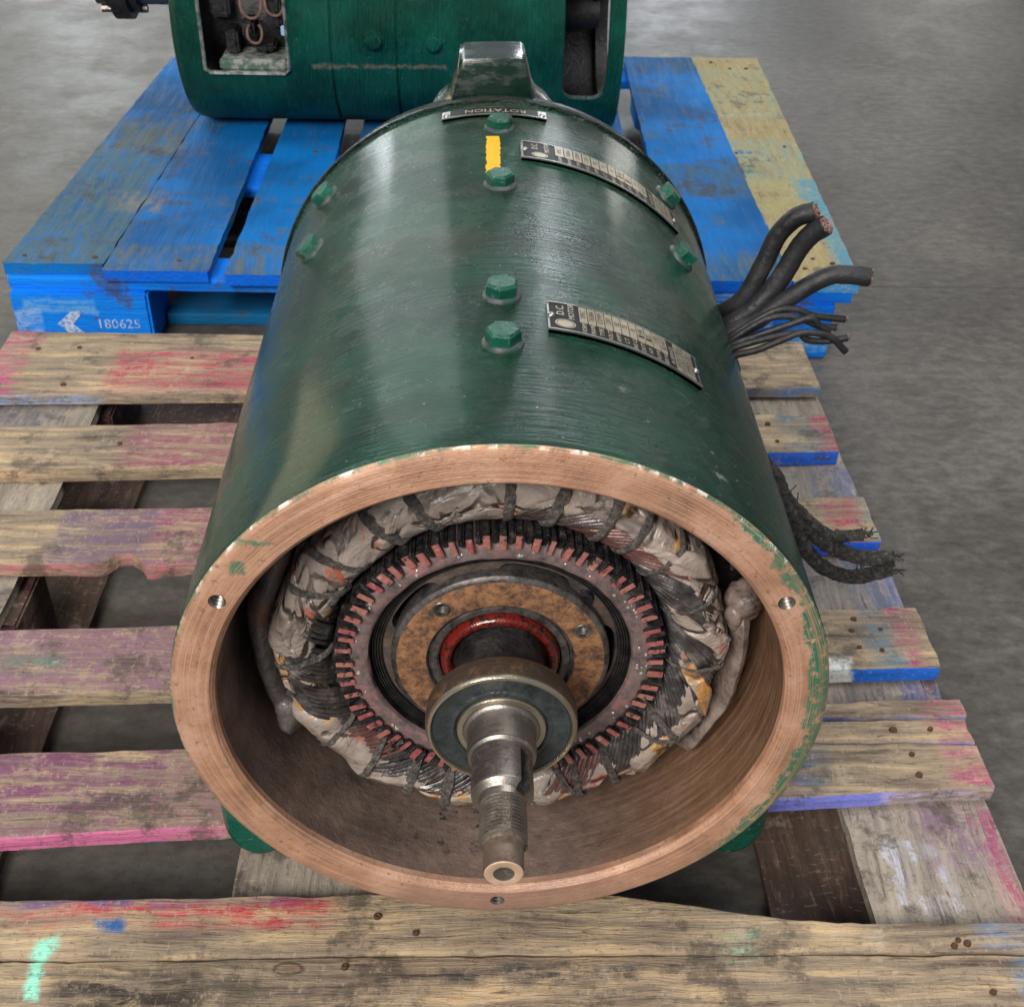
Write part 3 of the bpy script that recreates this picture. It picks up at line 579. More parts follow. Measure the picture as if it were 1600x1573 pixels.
# ------------------------------------------------------------------ main motor
mo = root('electric_motor', 'large green direct current motor with its open rusty front end and shaft towards the camera', 'electric motor', (0, 1.3, ZD))
prof = [(.975, 0), (.988, .004), (.997, .012), (1.0, .03)]+[(1.0, .03+2.57*i/14) for i in range(1, 15)]+[(.86, 2.60), (.86, .9), (.862, .07), (.866, .045), (.866, .022), (.876, .006), (.884, 0)]
prof += [(.93, 0)]
mi = [0, 0, 1]+[1]*14+[2]*6+[0]*6
mi = [0]*3+[1]*15+[2]*1+[2]*1+[0]*3+[0]*3
def mid(j):
    a = prof[j]; b_ = prof[(j+1) % len(prof)]
    if a[1] > 2.55 or b_[1] > 2.55: return 1 if min(a[0], b_[0]) > .99 else 2
    if min(a[0], b_[0]) > .996: return 1
    if max(a[0], b_[0]) < .8675 and max(a[1], b_[1]) > .046: return 2
    return 0
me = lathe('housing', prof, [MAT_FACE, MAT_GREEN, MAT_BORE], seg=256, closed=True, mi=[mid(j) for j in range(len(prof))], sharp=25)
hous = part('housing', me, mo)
holes = [(.93*cos(rad(a)), .93*sin(rad(a))) for a in (30, 150, 270)]
boolsub(hous, [cyl_mesh((hx, 0, hz), (0, 1, 0), .0255, .4, 32) for hx, hz in holes])
for hx, hz in holes:
    pr = [(.0262, .0)]
    for i in range(9): y0 = .002+i*.014; pr += [(.0255, y0), (.0185, y0+.005), (.0255, y0+.012)]
    pr += [(.020, .13), (.001, .135)]
    vs, fs, _ = lathe_geo(pr, 24); b = MB(); b.add([(v[0]+hx, v[1], v[2]+hz) for v in vs], fs)
    part('threaded_hole', b.mesh('threaded_hole', [MAT_THREAD], sharp=20), mo)
# end bell with lifting lug
pr = [(.86, 2.601), (1.002, 2.602), (1.014, 2.607), (1.018, 2.622), (1.014, 2.64), (1.004, 2.652), (1.002, 2.67)]
for i in range(1, 11): a = i/10*PI/2; pr.append((.80+.202*cos(a), 2.67+.24*sin(a)))
pr += [(.4, 2.97), (.0001, 2.98)]
bell = part('end_bell', lathe('end_bell', pr, [MAT_BELL], seg=160, sharp=40), mo)
b = MB(); vs = []; fs = []; sec = []
n_ = 26
for yy, k in ((2.70, .90), (2.715, 1), (2.96, 1), (3.0, .94)):
    pts = [(-.34, .80), (-.26, .925), (-.215, .965), (-.20, 1.0), (-.172, 1.11), (-.165, 1.135), (-.14, 1.148), (0, 1.154), (.10, 1.154), (.118, 1.143), (.125, 1.12), (.155, 1.0), (.17, .97), (.22, .93), (.32, .80)]
    for (px, pz) in pts: vs.append(((px+.01)*(.96+.04*k) -.01, yy, .8+(pz-.8)*k))
K = len(pts)
for q in range(3):
    for i in range(K-1): fs.append((q*K+i, q*K+i+1, q*K+K+i+1, q*K+K+i))
    fs.append((q*K+K-1, q*K, q*K+K, q*K+K+K-1))
fs.append(tuple(range(K))); fs.append(tuple(range(3*K, 4*K))); b.add(vs, fs)
part('lifting_lug', b.mesh('lifting_lug', [MAT_LUG], sharp=50), mo)
# bolts
bolts = [(2.30, 0.3), (1.71, 0), (.83, -.2), (.53, -.2), (2.28, -45.6), (1.77, -45.8), (2.33, 45.8), (1.70, 44.2), (.62, -46), (.62, 90+44)]
for i, (by, th) in enumerate(bolts[:8]):
    t = rad(th); nrm = Vector((sin(t), 0, cos(t)))
    h, fs1, fs2 = hexhead(cyl(by, t), nrm, .054, .050, rot=random.uniform(0, PI))
    b = MB(); b.v = [tuple(v) for v in h]; b.f = fs1+fs2; b.mi = [0]*len(fs1)+[1]*len(fs2)
    part('bolt', b.mesh('bolt', [MAT_BOLT, MAT_BOLTBASE], sharp=25), mo)
# yellow stripe between the rear pair of bolts
b = MB(); nx_, ny_ = 8, 26; vs = []
for j in range(ny_+1):
    for i in range(nx_+1):
        y_ = 1.80+.40*j/ny_; e = .008*mn.noise(Vector((j*1.3+.4, 3.3, 2.0 if i > nx_/2 else .7))); t = (-.062+.054*i/nx_)+(e*(2*i/nx_-1))-.000
        vs.append(cyl(y_, t+.012, 1.0035))
b.add(vs, [(j*(nx_+1)+i, j*(nx_+1)+i+1, (j+1)*(nx_+1)+i+1, (j+1)*(nx_+1)+i) for j in range(ny_) for i in range(nx_)])
part('paint_mark', b.mesh('paint_mark', [MAT_YPAINT]), mo, 'bright yellow paint stripe between two top bolts')
# name plates
def bent(b, y0, y1, t0, t1, R0, R1, mi, n=18):
    vs = []; fs = []
    for i in range(n+1):
        t = t0+(t1-t0)*i/n
        for R, yy in ((R0, y0), (R1, y0), (R1, y1), (R0, y1)): vs.append(cyl(yy, t, R))
    for i in range(n):
        for k in range(4): k2 = (k+1) % 4; fs.append((i*4+k, i*4+k2, i*4+4+k2, i*4+4+k))
    fs += [(0, 1, 2, 3), (n*4, n*4+1, n*4+2, n*4+3)]
    b.add(vs, fs, mi)
def rivet(parent, y, t, R, r=.011):
    b = MB(); c = cyl(y, t, R); nrm = Vector((sin(t), 0, cos(t))); u = Vector((0, 1, 0)); w = nrm.cross(u); vs = []; n = 12
    for q in range(4):
        a = q/4*PI/2
        for i in range(n): p = 2*PI*i/n; vs.append(c+nrm*sin(a)*r*.8+(u*cos(p)+w*sin(p))*r*cos(a))
    vs.append(c+nrm*r*.8)
    fs = [(q*n+i, q*n+(i+1) % n, q*n+n+(i+1) % n, q*n+n+i) for q in range(3) for i in range(n)]+[(3*n+i, 3*n+(i+1) % n, 4*n) for i in range(n)]
    b.add(vs, fs); part('rivet', b.mesh('rivet', [MAT_PLATE]), parent)
def nameplate(y0, y1, d0, d1, lab):
    t0, t1 = rad(d0), rad(d1); dy = y1-y0; dt = t1-t0
    b = MB(); bent(b, y0, y1, t0, t1, .998, 1.010, 0, 30)
    bent(b, y0+.0, y0+.006, t0, t1, 1.0, 1.016, 0, 30); bent(b, y1-.005, y1, t0, t1, 1.0, 1.014, 0, 30)
    pl = part('nameplate', b.mesh('nameplate', [MAT_PLATE], sharp=30), mo, lab)
    ORIG_skip = True
    b = MB(); bent(b, y0+.008, y1-.007, t0+.012*dt, t0+.985*dt, 1.009, 1.0118, 0, 30)
    cells = MB(); txt = MB()
    U = lambda u: t0+u*dt
    Vv = lambda v: y0+v*dy
    def text(s, u, v, size, mi):
        vs, fs = text_geo(s, size)
        txt.add([cyl(Vv(v)+q.x, U(u)-q.y, 1.0158) for q in vs], fs, mi)
    text('D.C.', .075, .70, .034, 1); text('MOTOR', .140, .69, .027, 1)
    # oval badge
    ov = []; n = 28
    for k_, sc__ in ((0, 1), (1, .86)):
        for i in range(n): p = 2*PI*i/n; ov.append(cyl(Vv(.27)+cos(p)*.026*sc__, U(.10)+sin(p)*.032*sc__, 1.0132))
    cells.add(ov, [(i, (i+1) % n, n+(i+1) % n, n+i) for i in range(n)])
    cells.add([cyl(Vv(.27)+cos(2*PI*i/n)*.020, U(.10)+sin(2*PI*i/n)*.025, 1.0132) for i in range(n)], [tuple(range(n))])
    names = ['FORM', 'FRAME', 'TYPE', 'VOLTS', 'AMPS', 'C.T.', 'INS CL', 'DUTY', 'H.P.', 'R.P.M.', 'SER NO']
    vals = ['SPEC', '7638A', 'COMP', '230', '82', '75', 'B', '1 HR', '25', '1150', 'B2-417']
    w = .575/11
    for i, (a, v_) in enumerate(zip(names, vals)):
        u0 = .185+i*w
        bent(cells, Vv(.42), Vv(.95), U(u0+.003), U(u0+w-.003), 1.011, 1.0142, 0, 2)
        text(a, u0+w/2, .22, .021, 1); text(v_, u0+w/2, .70, .024, 0)
        if i in (7, 8): bent(cells, Vv(.56), Vv(.63), U(u0+.008), U(u0+w-.008), 1.0140, 1.0147, 1, 2)
    text('IN SERVICE', .785, .45, .021, 1)
    for i in range(4):
        u0 = .81+i*.036
        bent(cells, Vv(.05), Vv(.95), U(u0+.003), U(u0+.033), 1.011, 1.0142, 0, 2); text(['SHUNT FIELD', 'WOUND 4 POLE', 'AMBIENT 40 C', 'CONT RATED'][i], u0+.018, .5, .020, 0)
    p2 = part('plate_field', b.mesh('plate_field', [MAT_PLATEK]), pl); c2_ = part('value_cells', cells.mesh('value_cells', [MAT_CELL, MAT_PLATEK], smooth=False), pl); l2 = part('lettering', txt.mesh('lettering', [MAT_INK, MAT_PRINT], smooth=False), pl)
    rivet(pl, Vv(.52), U(.022), 1.010, .012); rivet(pl, Vv(.5), U(.978), 1.010, .012)
    return pl
nameplate(.612, .790, 7.6, 37.5, 'front data plate curved over the right shoulder')
nameplate(1.962, 2.140, 4.9, 46.0, 'rear data plate near the end bell')
b = MB(); t0, t1 = rad(-13.4), rad(11.6); bent(b, 2.43, 2.52, t0, t1, .998, 1.010, 0, 24); bent(b, 2.43, 2.436, t0, t1, 1.0, 1.015, 0, 24)
rp = part('rotation_plate', b.mesh('rotation_plate', [MAT_PLATE]), mo, 'narrow plate with the word ROTATION')
b = MB(); bent(b, 2.438, 2.515, t0+.035, t1-.035, 1.009, 1.0118, 0, 24); part('plate_field', b.mesh('plate_field', [MAT_PLATEK]), rp)
vs, fs = text_geo('ROTATION', .05); b = MB(); b.add([cyl(2.478-v.y, -v.x+rad(-.6), 1.013) for v in vs], fs); part('lettering', b.mesh('lettering', [MAT_PRINT], smooth=False), rp)
rivet(rp, 2.465, t0+.018, 1.01, .013); rivet(rp, 2.465, t1-.018, 1.01, .013)
# feet
for s in (-1, 1):
    b = MB(); vs = []; fs = []
    cx = s*.885
    secs = []
    for i in range(8): a = i/7*PI/2; secs.append((.42-.13*sin(a), .045+.10*cos(a)))
    secs = secs[::-1]+[(2.3, .145)]
    n = 16
    for yy, hw in secs:
        for k in range(n):
            a = PI+PI*k/(n-1); vs.append((cx+hw*cos(a), yy, -.965+.115*sin(a)*(.45+.55*min(1, hw/.12))))
        vs.append((cx+hw, yy, -.45)); vs.append((cx-hw, yy, -.45))
    K = n+2
    for q in range(len(secs)-1):
        for k in range(K): k2 = (k+1) % K; fs.append((q*K+k, q*K+k2, (q+1)*K+k2, (q+1)*K+k))
    fs.append(tuple(range(K))); fs.append(tuple(range((len(secs)-1)*K, len(secs)*K)))
    b.add(vs, fs); part('foot', b.mesh('foot', [MAT_BOLT], sharp=50), mo)

# ------------------------------------------------------------------ inside of the motor
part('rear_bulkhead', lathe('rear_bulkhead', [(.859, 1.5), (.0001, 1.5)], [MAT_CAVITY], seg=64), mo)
# pole shoes: dark blocks between coil and frame
for a in (2, 92, 182, 272):
    b = MB(); vs, fs, _ = lathe_geo([(.735, .62), (.858, .62), (.858, 1.45), (.735, 1.45)], 14, closed=True, a0=rad(a-26), a1=rad(a+26)); b.add(vs, fs)
    k = 15; b.f += [(0, 1, 2, 3), ((k-1)*4, (k-1)*4+1, (k-1)*4+2, (k-1)*4+3)]; b.mi += [0, 0]
    part('pole_shoe', b.mesh('pole_shoe', [MAT_BLACK]), mo)
# field coils
def fcoil(a0, a1, y, r, hw, hd, mat, lobes, lab=None):
    b = MB(); P = []
    for i in range(21):
        u = i/20; a = rad(a0+(a1-a0)*u); P.append(Vector(((r+.010*mn.noise(Vector((u*5, r, y))))*cos(a), y+.02*mn.noise(Vector((u*4, 9, y))), (r)*sin(a))))
    b.add(*tube_geo(P, lambda t: hw*(1+.12*mn.noise(Vector((t*9, y, 1))))*min(1, .25+min(t, 1-t)*9), 14, nz=.06, nup=(0, 1, 0), flat=hd/hw))
    for (a, rr, yy, s) in lobes:
        bm = bmesh.new(); bmesh.ops.create_icosphere(bm, subdivisions=3, radius=s)
        c = Vector((rr*cos(rad(a)), yy, rr*sin(rad(a))))
        vs = []
        for v in bm.verts:
            q = v.co*(1+.42*mn.noise(v.co*16+c*5)+.15*mn.noise(v.co*45+c)); vs.append(c+Vector((q.x*.9, q.y, q.z*1.25)))
        b.add(vs, [tuple(v.index for v in f_.verts) for f_ in bm.faces]); bm.free()
    return part('field_coil', b.mesh('field_coil', [mat], sharp=60), mo, lab)
fcoil(146, 204, .36, .775, .042, .08, MAT_FIELD, [(203, .765, .31, .066), (199, .76, .34, .05), (146, .78, .44, .06)], 'left field coil with rusty red varnish')
fcoil(-38, 14, .37, .785, .034, .12, MAT_FTAPE, [(13, .795, .33, .062), (11, .765, .30, .04)], 'right field coil wrapped in grey tape')
fcoil(56, 124, .52, .785, .035, .10, MAT_FIELD, [])
fcoil(236, 304, .62, .785, .035, .10, MAT_FIELD, [])
b = MB()
for k in range(60):
    a = rad(random.uniform(52, 24)); r_ = random.uniform(.73, .83); y_ = random.uniform(.35, .5)
    p0 = Vector((r_*cos(a), y_, r_*sin(a))); d = Vector((random.uniform(-.05, .05), random.uniform(-.06, .02), random.uniform(-.04, .04)))
    b.add(*tube_geo([p0, p0+d*.5+Vector((0, -.01, .01)), p0+d], random.uniform(.003, .006), 5))
part('loose_strands', b.mesh('loose_strands', [MAT_FRAY]), mo)['kind'] = 'stuff'

# armature
arm = part('armature', lathe('armature', [(.60, .60), (.70, .62), (.705, .66), (.705, 1.45), (.1, 1.45)], [MAT_BLACK], seg=96), mo)
core = part('winding_core', lathe('winding_core', [(.50, .58), (.515, .36), (.54, .315), (.60, .30), (.66, .30), (.70, .34), (.705, .45), (.70, .62)], [MAT_BLACK], seg=128), arm)
core.location = (0, 0, 0)
# axial profile of the overhang surface: u=0 inner (at bars) .. u=1 back of the outside
def surf(u, lift=0.0):
    pts = [(.538, .350), (.556, .300), (.592, .270), (.640, .252), (.675, .256), (.698, .285), (.708, .350), (.710, .45), (.705, .58)]
    x = u*(len(pts)-1); i = min(int(x), len(pts)-2); t = x-i
    r = pts[i][0]*(1-t)+pts[i+1][0]*t; y = pts[i][1]*(1-t)+pts[i+1][1]*t
    return r+lift*.6*(1 if u > .55 else -.2+u), y-lift*(1 if u < .7 else .3)
def apt(phi, u, lift=0.0, chord=None):
    r, y = surf(u, lift)
    if chord: r *= 1+ (chord-1)*min(1, u*1.6)
    return Vector((r*cos(phi), y, r*sin(phi)))
NSEC = 13
def chordk(phi):
    s = 2*PI/NSEC; d = ((phi-.12) % s)-s/2
    return 1.030*cos(s/2)/cos(d)
# wire bundles: ribbons of parallel wires leaning with the winding
def bundle(phi0, phi1, lean_, u0=.06, u1=.60, step=1.5, lab=None):
    b = MB(); k = 0; ph = phi0+22; phi1 += 22; lean = -lean_*1.15
    while ph < phi1:
        P = []
        for i in range(9):
            t = i/8; u = u0+(u1-u0)*t
            P.append(apt(rad(ph+lean*t)+.006*mn.noise(Vector((ph*3, t*4, 0))), u, .012+.010*sin(t*PI)+.006*mn.noise(Vector((ph*7, t*2, 3))), 1))
        b.add(*tube_geo(P, .0092*random.uniform(.8, 1.15), 6)); ph += step*1.28*random.uniform(.85, 1.2); k += 1
    me = b.mesh('wire_bundle', [MAT_WIRE], sharp=60); return part('wire_bundle', me, arm, lab)
# continuous under-layer of wires first (seen in the gaps), then the dense bundles, then the tape
for p0, p1, le in ((178, 196, 16), (199, 216, 18), (218, 238, 20), (240, 262, 20), (276, 292, 16), (294, 314, 20), (316, 338, 22), (340, 362, 20), (4, 26, 22), (28, 50, 20), (52, 76, 20), (100, 112, 16), (120, 134, 14), (140, 156, 14), (160, 174, 14)):
    bundle(p0, p1, le if p0 > 176 and p0 < 270 else le)
# tape pads
def pad(phi0, phi1, skew, u0, u1, lift, mat, seed, amp=.020):
    """varnished tape: a lumpy sheet following the overhang, its sides slanted by skew degrees"""
    nu, nv = 20, 18; vs = []
    for layer in (1, 0):
        for j in range(nv+1):
            v = j/nv; u = u0+(u1-u0)*v
            for i in range(nu+1):
                t = i/nu
                ph = rad(phi0+(phi1-phi0)*t+skew*(v-.5)) + .035*mn.noise(Vector((v*4, seed, t > .5)))*(abs(t-.5)*2)**3
                uu = u+ (.05*mn.noise(Vector((t*5, seed*3.3, 1))) if j < 3 else 0)
                edge = min(t, 1-t, v*1.2+.02)*13; e = min(1, edge)
                fold = amp*mn.fractal(Vector((ph*2.5+seed, v*1.6, seed*2.0)), 1.0, 2.0, 3)+amp*.9*max(0, mn.noise(Vector((ph*9+v*5, seed, v*1.2))))-amp*2.4*max(0, .12-abs(mn.noise(Vector((ph*3+v*2.2, seed*1.3, 0)))))*4
                L = (lift*(.35+.65*e)+fold*e) if layer else -.03
                vs.append(apt(ph, uu, L+.004, chordk(ph) if layer else 1))
    K = (nu+1)*(nv+1); fs = []
    for j in range(nv):
        for i in range(nu):
            a = j*(nu+1)+i; q = (a, a+1, a+nu+2, a+nu+1); fs.append(q); fs.append(tuple(K+z_ for z_ in q[::-1]))
    rim = [i for i in range(nu+1)]+[j*(nu+1)+nu for j in range(1, nv+1)]+[nv*(nu+1)+i for i in range(nu-1, -1, -1)]+[j*(nu+1) for j in range(nv-1, 0, -1)]
    for a, c in zip(rim, rim[1:]+rim[:1]): fs.append((a, c, K+c, K+a))
    b = MB(); b.add(vs, fs); return part('tape_wrap', b.mesh('tape_wrap', [mat], sharp=55), arm)
# outer band, all round: one wrap per facet of the ring
for i in range(NSEC):
    s_ = 360/NSEC; a = (i+.0)*s_+math.degrees(.12)
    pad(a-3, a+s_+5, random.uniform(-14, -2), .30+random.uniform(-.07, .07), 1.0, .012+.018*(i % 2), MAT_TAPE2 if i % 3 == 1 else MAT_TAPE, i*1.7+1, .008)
# wider wraps reaching towards the commutator where the winding is closed
for (a, w, u0, lf, sk, m) in ((58, 12, .42, .030, -20, 1), (74, 22, .22, .026, -22, 1), (90, 24, .08, .034, -24, 0), (108, 26, .05, .028, -26, 0), (126, 24, .07, .034, -26, 0), (144, 20, .12, .028, -24, 0), (160, 18, .34, .034, -18, 1), (178, 12, .5, .026, -18, 1),
                           (50, 10, .10, .020, -22, 0), (33, 14, .36, .034, -22, 1), (20, 8, .44, .030, -20, 1), (2, 12, .42, .026, -26, 0), (-12, 10, .20, .03, -26, 1), (-26, 11, .30, .034, -26, 0), (8, 9, .16, .034, -24, 0), (-44, 10, .24, .028, -26, 1), (-66, 11, .26, .028, -26, 1), (-88, 16, .22, .02, -20, 0), (-106, 11, .30, .026, -18, 1), (-128, 10, .34, .028, -22, 1), (-152, 8, .3, .024, -24, 0)):
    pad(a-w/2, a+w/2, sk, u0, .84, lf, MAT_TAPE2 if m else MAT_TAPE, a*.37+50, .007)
# lashing cords
for a, le, w in ((88.5, 0, .017), (77, -2, .018), (60, 4, .017), (51, 3, .016), (38, 5, .012), (20, 4, .010), (-4, 5, .010), (-24, -10, .012), (-37, 9, .012), (-50, -6, .014), (-62, -6, .014), (-71, 9, .014), (-98, 3, .015), (-108, 4, .019), (-121, 6, .017), (-136, 8, .013), (-152, 8, .011), (178, 5, .012), (150, 6, .014), (137, 7, .016), (121, 5, .018), (109, 5, .018)):
    P = [apt(rad(a+le*(t/14)), .04+.80*t/14, .036+.010*mn.noise(Vector((a, t*.5, 0))), chordk(rad(a+le*t/14)) if t > 6 else 1) for t in range(15)]
    b = MB(); b.add(*tube_geo(P, w*.95, 12, flat=.36, nz=.45, nup=(0, 1, 0))); part('lashing_cord', b.mesh('lashing_cord', [MAT_CORD], sharp=60), arm)

# commutator bars
NB = 64
bar_meshes = []; end_meshes = []
for v_ in range(4):
    hw = (.0105, .0118, .0095, .0112)[v_]; f0 = .218+.003*v_
    b = MB(); b.add(*box_geo(.474+.003*(v_ % 2), .531, f0, .36, -hw, hw, .0028), 0)
    b.mi = [0 if abs(sum(b.v[i][1] for i in f_)/len(f_)-f0) < .006 and sum(b.v[i][0] for i in f_)/len(f_) < .5285 else 1 for f_ in b.f]
    me = b.mesh('commutator_bar', [MAT_BARF, MAT_BARS], sharp=40); bar_meshes.append(me)
    # dark varnished wire end filling the slot beside the bar
    b = MB()
    for zc, w_, yy in ((.0235, .010, .236), ):
        vs, fs = box_geo(.486, .536, yy, .36, zc-w_, zc+w_, .006)
        b.add([(x+.004*mn.noise(Vector((x*60, y*60, v_+9))), y-(.012 if x > .51 else -.004)*(1 if v_ % 2 else .2)+.009*mn.noise(Vector((x*60, z*70, v_*3+4))), z+.003*mn.noise(Vector((x*80, y*80, v_)))) for x, y, z in vs], fs, 0)
    end_meshes.append(b.mesh('wire_end', [MAT_BARS], sharp=60))
for i in range(NB):
    o = part('commutator_bar', bar_meshes[random.randrange(4)], arm); a = 2*PI*i/NB+random.uniform(-.006, .006)
    o.rotation_euler = (0, -a, 0); o.location = (0, random.uniform(-.007, .010), 0); o.scale = (random.uniform(.988, 1.006), 1, random.uniform(.8, 1.15))
    o = part('wire_end', end_meshes[random.randrange(4)], arm); o.rotation_euler = (0, -a, 0); o.location = (0, random.uniform(-.018, .008), 0)
ring = [(.522, .40), (.500, .256), (.484, .246), (.472, .241), (.460, .2405), (.448, .2385), (.434, .239), (.426, .243), (.421, .256)]
part('commutator_ring', lathe('commutator_ring', ring, [MAT_PINK], seg=160, sharp=35, wob=lambda r, y, a, j: (r+.002*mn.noise(Vector((cos(a)*6, sin(a)*6, j))), y+.003*mn.noise(Vector((cos(a)*9, sin(a)*9, j*2))))), arm)
bm = bmesh.new(); bmesh.ops.create_icosphere(bm, subdivisions=1, radius=.0055)
bead = mesh('solder_bead', [(v.co.x, v.co.y*.6, v.co.z) for v in bm.verts], [tuple(v.index for v in f_.verts) for f_ in bm.faces], [MAT_SOLDER]); bm.free()
for k in range(54):
    a = random.uniform(0, 2*PI); r_ = random.uniform(.436, .474); o = part('solder_bead', bead, arm); o.location = (r_*cos(a), .2385, r_*sin(a))
    q = random.uniform(.5, 1.35); o.scale = (q*random.uniform(.7, 1.3), q, q*random.uniform(.7, 1.3))
# spider web with kidney holes, ridged wall
pr = [(.4205, .256), (.418, .275)]
for i in range(4): r0 = .416-i*.0085; pr += [(r0, .286), (r0-.002, .279), (r0-.0055, .279), (r0-.0075, .286)]
pr += [(.380, .292), (.380, .30)]
part('ridged_sleeve', lathe('ridged_sleeve', pr, [MAT_BLACK], seg=128, sharp=50), arm)
web = part('spider_web', lathe('spider_web', [(.382, .291), (.37, .288), (.24, .284), (.2, .284), (.2, .40), (.382, .40)], [MAT_WEB], seg=128, closed=True), arm)
cut = []
for a0 in (72, 144, 216, 288, 0):
    b = MB(); pts = []
    rm, rh, hw_ = .328, .044, 13
    for i in range(9): a = rad(a0-hw_+2*hw_*i/8); pts.append(((rm+rh)*cos(a), (rm+rh)*sin(a)))
    for i in range(1, 8):
        e = rad(a0+hw_); q = PI*i/8; pts.append((rm*cos(e)+rh*cos(e+q), rm*sin(e)+rh*sin(e+q)))
    for i in range(9): a = rad(a0+hw_-2*hw_*i/8); pts.append(((rm-rh)*cos(a), (rm-rh)*sin(a)))
    for i in range(1, 8):
        e = rad(a0-hw_); q = PI*i/8; pts.append((rm*cos(e)-rh*cos(e+q), rm*sin(e)-rh*sin(e+q)))
    # round the ends a little
    n = len(pts); b.add([(x, .22, z) for x, z in pts]+[(x, .5, z) for x, z in pts], [tuple(range(n)), tuple(range(2*n-1, n-1, -1))]+[(i, (i+1) % n, n+(i+1) % n, n+i) for i in range(n)])
    cut.append(b.mesh('cutter', []))
boolsub(web, cut)
for a in (42,):
    pr = [(.036, .288), (.030, .274), (.020, .272), (.014, .280), (.0001, .281)]
    vs, fs, _ = lathe_geo(pr, 16); b = MB(); b.add([(v[0]+.345*cos(rad(a)), v[1], v[2]+.345*sin(rad(a))) for v in vs], fs); part('web_boss', b.mesh('web_boss', [MAT_BLACK], sharp=50), arm)
# hub flange
hub = part('hub_flange', lathe('hub_flange', [(.198, .30), (.198, .252), (.204, .247), (.222, .247), (.226, .256), (.231, .256), (.235, .243), (.239, .240), (.334, .240), (.344, .243), (.351, .250), (.353, .262), (.342, .34)], [MAT_HUB, MAT_HUBEDGE], seg=160, closed=True, sharp=28, mi=[1, 1, 1, 1, 1, 1, 1, 0, 1, 1, 1, 1, 1]), arm)
b = MB()
for a in (130, 27, 222, 318, 75, 265):
    if a in (75, 265): continue
    pr = [(.030, .2395), (.027, .2375), (.021, .2378), (.019, .245)]
    for i in range(4): y0 = .246+i*.007; pr += [(.019, y0), (.014, y0+.003), (.019, y0+.006)]
    vs, fs, _ = lathe_geo(pr+[(.0001, .275)], 20); b = MB(); b.add([(v[0]+.290*cos(rad(a)), v[1], v[2]+.290*sin(rad(a))) for v in vs], fs)
    part('threaded_hole', b.mesh('threaded_hole', [MAT_THREAD], sharp=20), arm)
boolsub(hub, [cyl_mesh((.290*cos(rad(a)), .25, .290*sin(rad(a))), (0, 1, 0), .0205, .2, 20) for a in (130, 27, 222, 318)])
part('red_seal', lathe('red_seal', [(.198, .33), (.196, .262), (.188, .236), (.176, .226), (.164, .228), (.156, .240), (.150, .262), (.140, .27)], [MAT_RED], seg=96, sharp=50), arm)
sh = part('shaft_shoulder', lathe('shaft_shoulder', [(.152, .32), (.150, .235), (.142, .215), (.138, .16), (.132, .15), (.130, .095), (.138, .085), (.138, .03), (.10, .028)], [MAT_BLACK], seg=64, sharp=40), mo)
# bearing
brg = part('bearing', lathe('bearing', [(.14, .034), (.215, .036), (.226, .030), (.231, .018), (.232, .0), (.232, -.035), (.229, -.050), (.223, -.058), (.216, -.060), (.2125, -.054), (.2105, -.046)], [MAT_BRG, MAT_LIP], seg=128, sharp=35, mi=[0, 0, 0, 0, 0, 0, 1, 1, 1, 1]), mo)
part('shield', lathe('shield', [(.2115, -.046), (.208, -.050), (.202, -.0475), (.158, -.0485), (.152, -.053), (.146, -.0535), (.140, -.048), (.138, -.040)], [MAT_SHIELD], seg=128, sharp=35), brg)
part('inner_race', lathe('inner_race', [(.138, -.036), (.1365, -.053), (.133, -.0575), (.118, -.0585), (.115, -.056), (.113, -.050), (.1045, -.048)], [MAT_LIP], seg=96, sharp=35), brg)
# shaft
pr = [(.116, -.035), (.116, -.060), (.112, -.066), (.106, -.069), (.1035, -.074), (.1035, -.150), (.101, -.156), (.1005, -.164), (.092, -.171), (.0905, -.178)]
sh1 = lathe('shaft', pr+[(.0905, -.302), (.0895, -.306), (.0872, -.309), (.0760, -.316), (.0700, -.322), (.066, -.341), (.0588, -.345), (.0588, -.47)], [MAT_SHAFT, MAT_SHAFT2], seg=96, sharp=30, mi=[0]*9+[1]+[0]*7)
shaft = part('shaft', sh1, mo)
# thread
pts = []; b = MB(); turns = 11; y0, y1 = -.336, -.470; N = turns*40; pr = []
vs = []; fs = []; pitch_ = (y0-y1)/turns; cs = [(0, .0585), (.10, .0585), (.5, .0680), (.58, .0680)]
for i in range(N+1):
    a = 2*PI*i/40; yb = y0-pitch_*i/40
    for dy, r_ in cs+[(1.0, .0590)]: vs.append((r_*cos(a), yb-dy*pitch_, r_*sin(a)))
for i in range(N):
    for k in range(4): fs.append((i*5+k, i*5+k+1, i*5+5+k+1, i*5+5+k))
b.add(vs, fs); part('shaft_thread', b.mesh('shaft_thread', [MAT_THR], sharp=20), shaft).location = (0, 0, 0)
pr = [(.0600, -.455), (.0612, -.458), (.0612, -.478), (.0600, -.482), (.0565, -.486), (.0555, -.560), (.0535, -.567), (.0505, -.569), (.029, -.5685), (.026, -.5665), (.014, -.5655), (.0001, -.565)]
part('shaft_tip', lathe('shaft_tip', pr, [MAT_TIP, MAT_TIPFACE, MAT_SHAFT], seg=64, sharp=35, mi=[0, 0, 0, 0, 0, 0, 1, 1, 2, 2, 2]), shaft).location = (0, 0, 0)
